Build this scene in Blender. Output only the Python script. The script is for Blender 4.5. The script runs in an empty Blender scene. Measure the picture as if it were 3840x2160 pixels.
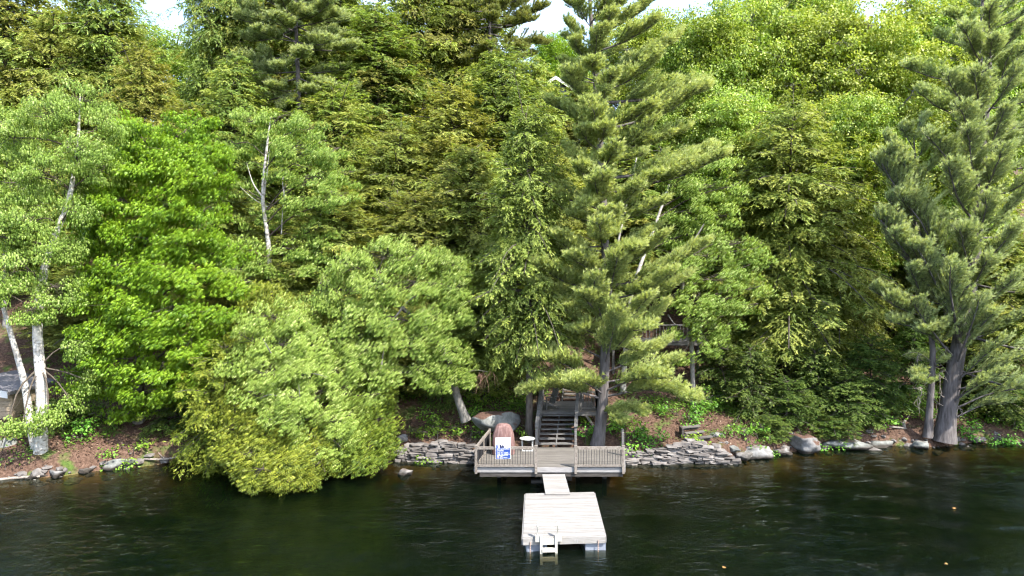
import bpy, bmesh, math, random
import numpy as np
from mathutils import Vector

# ------------------------------------------------------------------ camera, sky, sun, exposure
scene = bpy.context.scene
col = scene.collection
CAM_H = 8.4           # drone height above the lake
F = 2640.0            # focal length in photo pixels (3840 wide)
HOR = 1020.0          # photo row of the horizon
cam_d = bpy.data.cameras.new('camera')
cam = bpy.data.objects.new('camera', cam_d)
col.objects.link(cam)
cam.location = (0, 0, CAM_H)
cam.rotation_euler = (math.radians(90), 0, 0)
cam_d.sensor_width = 36
cam_d.lens = 36 * F / 3840
cam_d.shift_y = (HOR - 1080) / 3840
cam_d.clip_start = 0.1
cam_d.clip_end = 2000
scene.camera = cam

SUN_EL, SUN_DIR = math.radians(51), (0.72, -0.69)
world = bpy.data.worlds.new('World')
scene.world = world
world.use_nodes = True
wn, wl = world.node_tree.nodes, world.node_tree.links
bg = wn['Background']
sky = wn.new('ShaderNodeTexSky')
sky.sky_type = 'NISHITA'
sky.sun_disc = False
sky.sun_elevation = SUN_EL
sky.sun_rotation = math.atan2(SUN_DIR[0], SUN_DIR[1])
sky.air_density = 1.0
sky.dust_density = 1.5
# thin high cloud all over the sky
tc = wn.new('ShaderNodeTexCoord')
mp = wn.new('ShaderNodeMapping'); mp.inputs['Scale'].default_value = (1.6, 1.6, 4.0)
nz = wn.new('ShaderNodeTexNoise'); nz.inputs['Scale'].default_value = 2.2; nz.inputs['Detail'].default_value = 7
rmp = wn.new('ShaderNodeValToRGB')
rmp.color_ramp.elements[0].position = 0.42; rmp.color_ramp.elements[1].position = 0.72
rmp.color_ramp.elements[0].color = (0.04, 0.04, 0.04, 1); rmp.color_ramp.elements[1].color = (0.55, 0.55, 0.55, 1)
mx = wn.new('ShaderNodeMix'); mx.data_type = 'RGBA'
mx.inputs[7].default_value = (3.6, 4.0, 4.6, 1)
wl.new(tc.outputs['Generated'], mp.inputs['Vector']); wl.new(mp.outputs['Vector'], nz.inputs['Vector'])
wl.new(nz.outputs['Fac'], rmp.inputs['Fac']); wl.new(rmp.outputs['Color'], mx.inputs[0])
wl.new(sky.outputs['Color'], mx.inputs[6]); wl.new(mx.outputs[2], bg.inputs['Color'])
bg.inputs['Strength'].default_value = 0.15

sun_d = bpy.data.lights.new('sun', 'SUN')
sun_d.energy = 3.1
sun_d.angle = math.radians(0.53)
sun_d.color = (1.0, 0.95, 0.86)
sun = bpy.data.objects.new('sun', sun_d)
col.objects.link(sun)
sv = Vector((SUN_DIR[0] * math.cos(SUN_EL), SUN_DIR[1] * math.cos(SUN_EL), math.sin(SUN_EL)))
sun.rotation_euler = sv.to_track_quat('Z', 'Y').to_euler()
sun.location = (20, -10, 60)

vs = scene.view_settings
vs.view_transform = 'Standard'; vs.look = 'None'; vs.exposure = 2.15; vs.gamma = 1.0
vs.use_curve_mapping = False
cy = scene.cycles
cy.max_bounces = 4; cy.diffuse_bounces = 3; cy.glossy_bounces = 2; cy.transmission_bounces = 4
cy.transparent_max_bounces = 5; cy.volume_bounces = 0
cy.caustics_reflective = False; cy.caustics_refractive = False
cy.sample_clamp_indirect = 6
cy.use_adaptive_sampling = True; cy.adaptive_threshold = 0.03
cy.use_denoising = True; cy.pixel_filter_type = 'BLACKMAN_HARRIS'; cy.filter_width = 1.2

# ------------------------------------------------------------------ helpers
def PX(px, D): return (px - 1920) / F * D
def PZ(py, D): return CAM_H - (py - HOR) / F * D
def W3(px, py, D): return np.array([PX(px, D), D, PZ(py, D)])

def tag(o, label=None, cat=None, group=None, kind=None):
    if label: o['label'] = label
    if cat: o['category'] = cat
    if group: o['group'] = group
    if kind: o['kind'] = kind
    return o

def empty(name, loc, rz=0):
    o = bpy.data.objects.new(name, None)
    o.empty_display_size = 0.2
    col.objects.link(o)
    o.location = loc; o.rotation_euler = (0, 0, rz)
    return o

def link(name, me, parent=None, loc=None):
    o = bpy.data.objects.new(name, me)
    col.objects.link(o)
    if parent is not None: o.parent = parent
    if loc is not None: o.location = loc
    return o

def np_mesh(name, V, faces, mat, tint=None, smooth=False):
    """V (n,3); faces = list of int arrays (m,k)"""
    me = bpy.data.meshes.new(name)
    V = np.ascontiguousarray(V, dtype=np.float32)
    faces = [np.ascontiguousarray(f, dtype=np.int32) for f in faces if len(f)]
    me.vertices.add(len(V)); me.vertices.foreach_set('co', V.ravel())
    loops = np.concatenate([f.ravel() for f in faces])
    sizes = np.concatenate([np.full(len(f), f.shape[1], np.int32) for f in faces])
    starts = np.concatenate([[0], np.cumsum(sizes)[:-1]]).astype(np.int32)
    me.loops.add(len(loops)); me.loops.foreach_set('vertex_index', loops)
    me.polygons.add(len(sizes)); me.polygons.foreach_set('loop_start', starts)
    me.polygons.foreach_set('loop_total', sizes)
    me.polygons.foreach_set('use_smooth', np.full(len(sizes), smooth, dtype=bool))
    me.update(calc_edges=True)
    if tint is not None:
        a = me.attributes.new('tint', 'FLOAT', 'FACE')
        a.data.foreach_set('value', np.ascontiguousarray(tint, dtype=np.float32))
    if mat is not None: me.materials.append(mat)
    return me

def unit(v):
    return v / np.maximum(np.linalg.norm(v, axis=-1, keepdims=True), 1e-9)

def tubes(paths, radii, sides=5):
    """paths (b,n,3), radii (b,n) -> verts, quads"""
    paths = np.asarray(paths, float); radii = np.asarray(radii, float)
    b, n, _ = paths.shape
    T = unit(np.gradient(paths, axis=1))
    ref = np.where(np.abs(T[..., 2:3]) > 0.9, np.array([1.0, 0, 0]), np.array([0, 0, 1.0]))
    ref = np.broadcast_to(ref[:, :1], T.shape)
    n1 = unit(np.cross(T, ref)); n2 = np.cross(T, n1)
    ang = np.arange(sides) / sides * 2 * np.pi
    ring = n1[:, :, None] * np.cos(ang)[None, None, :, None] + n2[:, :, None] * np.sin(ang)[None, None, :, None]
    V = paths[:, :, None] + ring * radii[:, :, None, None]
    idx = np.arange(b * n * sides).reshape(b, n, sides)
    a = idx[:, :-1]; c = idx[:, 1:]
    Q = np.stack([a, np.roll(a, -1, 2), np.roll(c, -1, 2), c], -1).reshape(-1, 4)
    return V.reshape(-1, 3), Q

def curve_pts(ctrl, n):
    """Catmull-Rom through control points -> n points"""
    c = np.asarray(ctrl, float)
    c = np.vstack([2 * c[0] - c[1], c, 2 * c[-1] - c[-2]])
    m = len(c) - 3
    t = np.linspace(0, m - 1e-6, n); i = t.astype(int); u = (t - i)[:, None]
    p0, p1, p2, p3 = c[i], c[i + 1], c[i + 2], c[i + 3]
    return 0.5 * ((2 * p1) + (-p0 + p2) * u + (2 * p0 - 5 * p1 + 4 * p2 - p3) * u ** 2 + (-p0 + 3 * p1 - 3 * p2 + p3) * u ** 3)

def leaves(P, A, N, l, w, quad=True):
    A = unit(A); B = unit(np.cross(N, A))
    l = np.asarray(l)[:, None]; w = np.asarray(w)[:, None]
    n = len(P)
    if quad:
        V = np.stack([P, P + A * l * .45 + B * w * .5, P + A * l, P + A * l * .45 - B * w * .5], 1).reshape(-1, 3)
        Fc = np.arange(n * 4).reshape(n, 4)
    else:
        V = np.stack([P + B * w * .5, P - B * w * .5, P + A * l], 1).reshape(-1, 3)
        Fc = np.arange(n * 3).reshape(n, 3)
    return V, Fc

def rsphere(rng, n): return unit(rng.normal(size=(n, 3)))

# smooth value noise for the terrain
_rs = np.random.default_rng(5); _lat = _rs.uniform(-1, 1, (64, 64))
def vnoise(x, y):
    x = np.asarray(x, float); y = np.asarray(y, float)
    xi = np.floor(x).astype(int); yi = np.floor(y).astype(int)
    u = x - xi; v = y - yi; u = u * u * (3 - 2 * u); v = v * v * (3 - 2 * v)
    g = lambda a, b_: _lat[a % 64, b_ % 64]
    return (g(xi, yi) * (1 - u) + g(xi + 1, yi) * u) * (1 - v) + (g(xi, yi + 1) * (1 - u) + g(xi + 1, yi + 1) * u) * v

_sx = [PX(p, D) for p, D in ((-900, 27), (0, 28.4), (200, 28.8), (400, 29.8), (600, 30.6), (750, 31.2), (1100, 31.7), (1450, 31.5), (1600, 31.2), (1900, 31.1), (2350, 30.9), (2740, 30.9), (2800, 31.5), (2900, 32.3), (3000, 32.9), (3100, 33.2), (3300, 33.8), (3500, 33.6), (3650, 34.3), (3840, 34.6), (4700, 36))]
_sy = [27, 28.4, 28.8, 29.8, 30.6, 31.2, 31.7, 31.5, 31.2, 31.1, 30.9, 30.9, 31.5, 32.3, 32.9, 33.2, 33.8, 33.6, 34.3, 34.6, 36]
def shore(x): return np.interp(x, _sx, _sy)
def zg(x, y):
    x = np.asarray(x, float); y = np.asarray(y, float)
    d = y - shore(x)
    bed = np.maximum(-6.5, -0.15 + 0.26 * d - 0.02 * d * d * (d < 0))
    t = np.clip(d / 0.75, 0, 1); t = t * t * (3 - 2 * t)
    bank = -0.15 + 0.92 * t
    up = 0.77 + 0.34 * np.clip(d - .75, 0, 4.5) + 0.56 * np.clip(d - 5.25, 0, 24) + 0.25 * np.clip(d - 29.25, 0, 60)
    z = np.where(d < 0, bed, np.where(d < .75, bank, up))
    k = np.clip((d - .5) / 3, 0, 1)
    z = z + k * (0.13 * vnoise(x * .8, y * .8) + 0.05 * vnoise(x * 2.7, y * 2.7)) + np.clip((d - 4) / 10, 0, 1) * 0.6 * vnoise(x * .16 + 9, y * .16)
    z = z + np.where(d < 0, np.clip(-d, 0, 1) * (0.12 * vnoise(x * 1.3, y * 1.3) + 0.25 * vnoise(x * .35 + 3, y * .35)), 0) + np.where((d > -.4) & (d < 1.0), .06 * vnoise(x * 2.1, y * 2.1 + 7), 0)
    return z
# ------------------------------------------------------------------ materials
def new_mat(name):
    m = bpy.data.materials.new(name); m.use_nodes = True
    nt = m.node_tree
    for n in list(nt.nodes): nt.nodes.remove(n)
    out = nt.nodes.new('ShaderNodeOutputMaterial')
    return m, nt.nodes, nt.links, out

def ramp(N, stops):
    r = N.new('ShaderNodeValToRGB'); e = r.color_ramp.elements
    while len(e) < len(stops): e.new(0.5)
    for i, (p, c) in enumerate(stops):
        e[i].position = p; e[i].color = (*c, 1)
    return r

def leaf_mat(name, stops, trans=0.38, rough=0.5, spec=0.25, objvar=0.06, tcol=None):
    m, N, L, out = new_mat(name)
    at = N.new('ShaderNodeAttribute'); at.attribute_name = 'tint'
    r = ramp(N, stops); L.new(at.outputs['Fac'], r.inputs['Fac'])
    oi = N.new('ShaderNodeObjectInfo')
    hs = N.new('ShaderNodeHueSaturation')
    mr = N.new('ShaderNodeMapRange'); mr.inputs['To Min'].default_value = 0.5 - objvar * .25; mr.inputs['To Max'].default_value = 0.5 + objvar * .25
    mv = N.new('ShaderNodeMapRange'); mv.inputs['To Min'].default_value = 1 - objvar * 2; mv.inputs['To Max'].default_value = 1 + objvar * 2
    mul = N.new('ShaderNodeMath'); mul.operation = 'MULTIPLY'; mul.inputs[1].default_value = 7.31
    fr = N.new('ShaderNodeMath'); fr.operation = 'FRACT'
    L.new(oi.outputs['Random'], mr.inputs['Value']); L.new(oi.outputs['Random'], mul.inputs[0]); L.new(mul.outputs[0], fr.inputs[0]); L.new(fr.outputs[0], mv.inputs['Value'])
    L.new(mr.outputs[0], hs.inputs['Hue']); L.new(mv.outputs[0], hs.inputs['Value']); L.new(r.outputs['Color'], hs.inputs['Color'])
    p = N.new('ShaderNodeBsdfPrincipled'); p.inputs['Roughness'].default_value = rough; p.inputs['Specular IOR Level'].default_value = spec
    L.new(hs.outputs['Color'], p.inputs['Base Color'])
    t = N.new('ShaderNodeBsdfTranslucent')
    tm = N.new('ShaderNodeMix'); tm.data_type = 'RGBA'; tm.blend_type = 'MULTIPLY'; tm.inputs[0].default_value = 1
    tm.inputs[7].default_value = (*(tcol or (1.25, 1.25, 0.55)), 1)
    L.new(hs.outputs['Color'], tm.inputs[6]); L.new(tm.outputs[2], t.inputs['Color'])
    mix = N.new('ShaderNodeMixShader'); mix.inputs[0].default_value = trans
    L.new(p.outputs[0], mix.inputs[1]); L.new(t.outputs[0], mix.inputs[2]); L.new(mix.outputs[0], out.inputs['Surface'])
    return m

def noise_mat(name, stops, scale=3.0, stretch=(1, 1, 1), detail=6, rough=0.85, bump=0.3, bdist=0.02, var=0.0, spec=0.2, nrough=0.6, coords='pos', second=None):
    """noise-ramp colour with bump; var = per-object brightness spread; second=(stops, scale, lo, hi) overlay"""
    m, N, L, out = new_mat(name)
    if coords == 'pos':
        g = N.new('ShaderNodeNewGeometry'); src = g.outputs['Position']
    else:
        g = N.new('ShaderNodeTexCoord'); src = g.outputs['Object']
    mp = N.new('ShaderNodeMapping'); mp.inputs['Scale'].default_value = stretch
    L.new(src, mp.inputs['Vector'])
    n = N.new('ShaderNodeTexNoise'); n.inputs['Scale'].default_value = scale; n.inputs['Detail'].default_value = detail; n.inputs['Roughness'].default_value = nrough
    L.new(mp.outputs[0], n.inputs['Vector'])
    r = ramp(N, stops); L.new(n.outputs['Fac'], r.inputs['Fac'])
    c = r.outputs['Color']
    if second:
        n2 = N.new('ShaderNodeTexNoise'); n2.inputs['Scale'].default_value = second[1]; n2.inputs['Detail'].default_value = 5
        L.new(src, n2.inputs['Vector'])
        m2 = N.new('ShaderNodeMapRange'); m2.inputs['From Min'].default_value = second[2]; m2.inputs['From Max'].default_value = second[3]
        L.new(n2.outputs['Fac'], m2.inputs['Value'])
        mm = N.new('ShaderNodeMix'); mm.data_type = 'RGBA'; mm.inputs[7].default_value = (*second[0], 1)
        L.new(m2.outputs[0], mm.inputs[0]); L.new(c, mm.inputs[6]); c = mm.outputs[2]
    if var:
        oi = N.new('ShaderNodeObjectInfo'); hs = N.new('ShaderNodeHueSaturation')
        mv = N.new('ShaderNodeMapRange'); mv.inputs['To Min'].default_value = 1 - var; mv.inputs['To Max'].default_value = 1 + var
        L.new(oi.outputs['Random'], mv.inputs['Value']); L.new(mv.outputs[0], hs.inputs['Value']); L.new(c, hs.inputs['Color']); c = hs.outputs['Color']
    p = N.new('ShaderNodeBsdfPrincipled'); p.inputs['Roughness'].default_value = rough; p.inputs['Specular IOR Level'].default_value = spec
    L.new(c, p.inputs['Base Color'])
    if bump:
        b = N.new('ShaderNodeBump'); b.inputs['Strength'].default_value = bump; b.inputs['Distance'].default_value = bdist
        L.new(n.outputs['Fac'], b.inputs['Height']); L.new(b.outputs[0], p.inputs['Normal'])
    L.new(p.outputs[0], out.inputs['Surface'])
    return m

M = {}
# foliage: ramp runs from old / inner leaf to fresh tip, on the pines also to a painted sunlit tip
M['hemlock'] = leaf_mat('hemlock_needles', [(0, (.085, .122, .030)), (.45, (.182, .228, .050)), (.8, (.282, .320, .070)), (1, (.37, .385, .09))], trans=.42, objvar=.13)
M['hemlock_shade'] = leaf_mat('shaded_hemlock_needles', [(0, (.030, .058, .016)), (.5, (.072, .118, .024)), (1, (.155, .20, .038))], trans=.40, objvar=.08)  # darker hemlock copy for the saplings, the shade on them put into the colour
M['pine'] = leaf_mat('white_pine_needles', [(0, (.095, .140, .060)), (.5, (.255, .315, .135)), (1, (.48, .525, .25))], trans=.42, objvar=.05, rough=.45)  # tips lightened to imitate lit bough edges, inner needles left dark
M['pine_gold'] = leaf_mat('sunlit_white_pine_needles', [(0, (.105, .155, .060)), (.5, (.275, .335, .120)), (1, (.52, .55, .21))], trans=.42, objvar=.03, rough=.45)  # lit copy of the white pine needles, sunlight put into the colour
M['redpine'] = leaf_mat('red_pine_needles', [(0, (.08, .11, .036)), (.5, (.17, .20, .055)), (1, (.27, .27, .085))], trans=.38, objvar=.05)
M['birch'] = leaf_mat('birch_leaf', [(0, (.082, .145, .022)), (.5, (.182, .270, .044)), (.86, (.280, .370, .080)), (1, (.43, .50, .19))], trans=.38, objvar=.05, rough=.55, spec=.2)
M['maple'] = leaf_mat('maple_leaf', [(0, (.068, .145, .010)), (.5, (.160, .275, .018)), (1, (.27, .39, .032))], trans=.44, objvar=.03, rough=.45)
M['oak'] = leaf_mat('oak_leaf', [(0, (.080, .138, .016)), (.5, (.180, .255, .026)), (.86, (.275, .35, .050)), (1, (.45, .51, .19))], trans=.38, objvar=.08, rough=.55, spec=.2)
M['cedar'] = leaf_mat('cedar_fans', [(0, (.060, .100, .014)), (.5, (.145, .190, .022)), (1, (.265, .300, .036))], trans=.34, objvar=.06)
M['shrub'] = leaf_mat('shrub_leaf', [(0, (0.052, 0.132, 0.016)), (.5, (0.115, 0.241, 0.025)), (1, (0.230, 0.368, 0.052))], trans=.38, objvar=.12)
M['litter'] = leaf_mat('fallen_leaf', [(0, (0.050, 0.026, 0.016)), (.5, (0.107, 0.062, 0.039)), (.85, (0.176, 0.113, 0.076)), (1, (0.265, 0.195, 0.139))], trans=.1, objvar=.0, tcol=(1, 1, 1), rough=.7)

M['bark_pine'] = noise_mat('pine_bark', [(.25, (0.041, 0.036, 0.035)), (.5, (0.098, 0.086, 0.083)), (.75, (0.165, 0.150, 0.146))], scale=9, stretch=(1, 1, .16), bump=.9, bdist=.03, rough=.95)
M['bark_hem'] = noise_mat('hemlock_bark', [(.25, (0.034, 0.027, 0.022)), (.5, (0.083, 0.069, 0.058)), (.8, (0.150, 0.131, 0.112))], scale=10, stretch=(1, 1, .2), bump=.8, bdist=.02, rough=.95)
M['bark_grey'] = noise_mat('grey_bark', [(.25, (0.070, 0.063, 0.056)), (.55, (0.175, 0.164, 0.147)), (.8, (0.294, 0.280, 0.252))], scale=8, stretch=(1, 1, .5), bump=.5, bdist=.015, rough=.9)
M['bark_birch'] = noise_mat('birch_bark', [(.30, (0.053, 0.045, 0.038)), (.40, (0.285, 0.262, 0.232)), (.55, (0.465, 0.443, 0.405)), (.8, (0.540, 0.525, 0.495))], scale=5, stretch=(1, 1, 2.2), bump=.25, bdist=.01, rough=.7, second=((0.165, 0.150, 0.135), 1.1, .56, .72))
M['twig'] = noise_mat('brown_twig', [(.3, (.045, .036, .028)), (.7, (.11, .09, .07))], scale=14, bump=0, rough=.9)
M['dead'] = noise_mat('dead_wood', [(.3, (0.112, 0.091, 0.077)), (.7, (0.294, 0.259, 0.224))], scale=14, bump=.2, rough=.9)
M['dead_red'] = noise_mat('dead_twigs', [(.3, (.13, .07, .05)), (.7, (.30, .18, .13))], scale=14, bump=0, rough=.9)

M['deck_wood'] = noise_mat('weathered_deck_boards', [(.25, (0.055, 0.048, 0.041)), (.5, (0.113, 0.103, 0.092)), (.75, (0.159, 0.147, 0.131))], scale=5, stretch=(.35, 6, 6), bump=.3, bdist=.004, rough=.85, var=.16)  # weathered grey, darkened further to stand in for the pine's shade
M['rail_wood'] = noise_mat('railing_timber', [(.25, (.085, .070, .058)), (.5, (.165, .142, .122)), (.75, (.235, .208, .182))], scale=6, stretch=(2, 2, 2), bump=.25, bdist=.003, rough=.85, var=.09)
M['fascia'] = noise_mat('silvered_fascia', [(.25, (0.151, 0.141, 0.136)), (.5, (0.232, 0.221, 0.217)), (.75, (0.302, 0.293, 0.283))], scale=4, stretch=(.5, 4, 6), bump=.25, bdist=.004, rough=.8, var=.05)
M['beam_dark'] = noise_mat('dark_beam_timber', [(.3, (0.024, 0.021, 0.018)), (.7, (0.078, 0.069, 0.063))], scale=5, stretch=(.5, 3, 5), bump=.3, rough=.8)  # darker than the other deck timber
M['stair_wood'] = noise_mat('grey_stair_timber', [(.25, (0.061, 0.058, 0.053)), (.5, (0.116, 0.110, 0.104)), (.75, (0.176, 0.167, 0.158))], scale=6, stretch=(.6, 3, 4), bump=.3, bdist=.004, rough=.9, var=.10)
M['new_wood'] = noise_mat('pale_new_decking', [(.25, (.15, .137, .123)), (.5, (.215, .203, .189)), (.75, (.255, .244, .232))], scale=6, stretch=(.3, 6, 6), bump=.15, bdist=.003, rough=.7, var=.13, second=((.30, .22, .14), .9, .62, .85))
M['white_plastic'] = noise_mat('cream_plastic', [(.3, (0.343, 0.325, 0.279)), (.7, (0.381, 0.366, 0.325))], scale=3, bump=0, rough=.35, spec=.5)
M['white_table'] = noise_mat('white_resin', [(.3, (0.28, 0.285, 0.28)), (.7, (0.533, 0.540, 0.526))], scale=4, bump=0, rough=.4, spec=.5)
M['float_blue'] = noise_mat('shaded_blue_float', [(.3, (0.133, 0.147, 0.182)), (.7, (0.210, 0.227, 0.266))], scale=3, bump=0, rough=.4, spec=.5)  # blue grey tone paints the shade under the dock overhang
M['black_metal'] = noise_mat('black_baluster_metal', [(.3, (.012, .012, .013)), (.7, (.03, .03, .03))], scale=6, bump=0, rough=.4, spec=.5)
M['mesh_black'] = noise_mat('black_screen_panel', [(.3, (.012, .012, .014)), (.7, (.028, .028, .03))], scale=30, bump=0, rough=1.0, spec=0.0)
M['steel'] = noise_mat('galvanised_steel', [(.3, (0.245, 0.245, 0.252)), (.7, (0.385, 0.385, 0.385))], scale=9, bump=0, rough=.4, spec=.6)
M['rust'] = noise_mat('rusty_chain', [(.3, (.16, .09, .06)), (.7, (.42, .33, .28))], scale=60, bump=0, rough=.7)
M['grill_cover'] = noise_mat('faded_pink_brown_cover', [(.25, (.085, .045, .040)), (.5, (.15, .088, .080)), (.75, (.21, .14, .13))], scale=4, stretch=(3, 3, .7), bump=.8, bdist=.05, rough=.8)
M['sign_white'] = noise_mat('sign_white', [(.3, (0.680, 0.680, 0.680)), (.7, (0.714, 0.714, 0.714))], scale=2, bump=0, rough=.35, spec=.5)
M['sign_blue'] = noise_mat('sign_blue', [(.3, (.018, .05, .22)), (.7, (.024, .062, .25))], scale=2, bump=0, rough=.35, spec=.5)
M['sign_navy'] = noise_mat('sign_dark_suit', [(.3, (.02, .025, .06)), (.7, (.035, .04, .085))], scale=20, bump=0, rough=.4)
M['sign_red'] = noise_mat('sign_red', [(.3, (.45, .03, .05)), (.7, (.5, .04, .06))], scale=2, bump=0, rough=.4)
M['sign_skin'] = noise_mat('sign_pale_print', [(.3, (.68, .56, .50)), (.7, (.74, .62, .56))], scale=2, bump=0, rough=.4)
M['sign_grey'] = noise_mat('sign_grey_print', [(.3, (.30, .30, .33)), (.7, (.36, .36, .38))], scale=2, bump=0, rough=.4)
M['siding'] = noise_mat('blue_grey_siding', [(.3, (0.120, 0.136, 0.176)), (.7, (0.160, 0.176, 0.216))], scale=3, bump=0, rough=.7)
M['shingle'] = noise_mat('grey_shingle', [(.3, (.10, .095, .10)), (.7, (.19, .18, .185))], scale=12, bump=.4, rough=.9)
M['trim_white'] = noise_mat('white_trim', [(.3, (0.510, 0.503, 0.495)), (.7, (0.585, 0.578, 0.570))], scale=3, bump=0, rough=.5)
M['shed_wood'] = noise_mat('tan_shed_board', [(.25, (0.176, 0.132, 0.088)), (.5, (0.288, 0.224, 0.156)), (.75, (0.360, 0.292, 0.212))], scale=5, stretch=(.5, .5, 5), bump=.3, bdist=.004, rough=.85, var=.1)
M['glass'] = noise_mat('dark_window_glass', [(.3, (.02, .025, .03)), (.7, (.03, .035, .04))], scale=2, bump=0, rough=.06, spec=.8)
M['orange_leaf'] = noise_mat('orange_leaf', [(.3, (0.275, 0.125, 0.030)), (.7, (0.340, 0.200, 0.070))], scale=8, bump=0, rough=.6)
M['wall_stone'] = noise_mat('dry_wall_stone', [(.25, (0.068, 0.059, 0.055)), (.5, (0.130, 0.117, 0.109)), (.72, (0.192, 0.178, 0.168))], scale=3.2, bump=.6, bdist=.03, rough=.9, var=.28)

def rock_mat(name, litter=0.0, base=((.065, .065, .06), (.14, .145, .135), (.235, .235, .22))):
    m, N, L, out = new_mat(name)
    g = N.new('ShaderNodeNewGeometry')
    n = N.new('ShaderNodeTexNoise'); n.inputs['Scale'].default_value = 2.6; n.inputs['Detail'].default_value = 9; n.inputs['Roughness'].default_value = .68
    L.new(g.outputs['Position'], n.inputs['Vector'])
    r = ramp(N, [(.3, base[0]), (.5, base[1]), (.7, base[2])]); L.new(n.outputs['Fac'], r.inputs['Fac'])
    n2 = N.new('ShaderNodeTexNoise'); n2.inputs['Scale'].default_value = 1.5; n2.inputs['Detail'].default_value = 6
    L.new(g.outputs['Position'], n2.inputs['Vector'])
    sp = N.new('ShaderNodeSeparateXYZ'); L.new(g.outputs['Normal'], sp.inputs[0])
    ad = N.new('ShaderNodeMath'); ad.operation = 'MULTIPLY_ADD'; ad.inputs[1].default_value = .55; ad.inputs[2].default_value = litter - .62
    L.new(n2.outputs['Fac'], ad.inputs[0])
    ad2 = N.new('ShaderNodeMath'); ad2.operation = 'MULTIPLY_ADD'; ad2.inputs[1].default_value = .6
    L.new(sp.outputs['Z'], ad2.inputs[0]); L.new(ad.outputs[0], ad2.inputs[2])
    mr = N.new('ShaderNodeMapRange'); mr.inputs['From Min'].default_value = .20; mr.inputs['From Max'].default_value = .36; L.new(ad2.outputs[0], mr.inputs['Value'])
    n3 = N.new('ShaderNodeTexNoise'); n3.inputs['Scale'].default_value = 22; L.new(g.outputs['Position'], n3.inputs['Vector'])
    lr = ramp(N, [(.3, (.04, .022, .016)), (.6, (.095, .055, .04)), (.8, (.16, .10, .075))]); L.new(n3.outputs['Fac'], lr.inputs['Fac'])
    mm = N.new('ShaderNodeMix'); mm.data_type = 'RGBA'
    L.new(mr.outputs[0], mm.inputs[0]); L.new(r.outputs['Color'], mm.inputs[6]); L.new(lr.outputs['Color'], mm.inputs[7])
    sz = N.new('ShaderNodeSeparateXYZ'); L.new(g.outputs['Position'], sz.inputs[0])
    wa = N.new('ShaderNodeMath'); wa.operation = 'MULTIPLY_ADD'; wa.inputs[1].default_value = -.22; L.new(n2.outputs['Fac'], wa.inputs[0]); L.new(sz.outputs['Z'], wa.inputs[2])
    wm = N.new('ShaderNodeMapRange'); wm.inputs['From Min'].default_value = .10; wm.inputs['From Max'].default_value = -.02; L.new(wa.outputs[0], wm.inputs['Value'])
    mw = N.new('ShaderNodeMix'); mw.data_type = 'RGBA'; mw.inputs[7].default_value = (.035, .03, .025, 1); L.new(wm.outputs[0], mw.inputs[0]); L.new(mm.outputs[2], mw.inputs[6])
    p = N.new('ShaderNodeBsdfPrincipled'); p.inputs['Roughness'].default_value = .9; p.inputs['Specular IOR Level'].default_value = .2
    L.new(mw.outputs[2], p.inputs['Base Color'])
    b = N.new('ShaderNodeBump'); b.inputs['Strength'].default_value = .7; b.inputs['Distance'].default_value = .05
    L.new(n.outputs['Fac'], b.inputs['Height']); L.new(b.outputs[0], p.inputs['Normal'])
    L.new(p.outputs[0], out.inputs['Surface'])
    return m
M['rock'] = rock_mat('bare_granite', 0.0)
M['rock_litter'] = rock_mat('granite_with_needle_litter', .28)
M['rock_pale'] = rock_mat('pale_granite', 0.0, ((.085, .08, .075), (.16, .155, .15), (.25, .243, .238)))
M['rock_pale_litter'] = rock_mat('pale_granite_with_litter', .30, ((.085, .08, .075), (.16, .155, .15), (.25, .243, .238)))
M['rock_dark'] = rock_mat('dark_wet_granite', 0.0, ((.05, .045, .04), (.12, .11, .10), (.21, .195, .185)))

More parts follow.
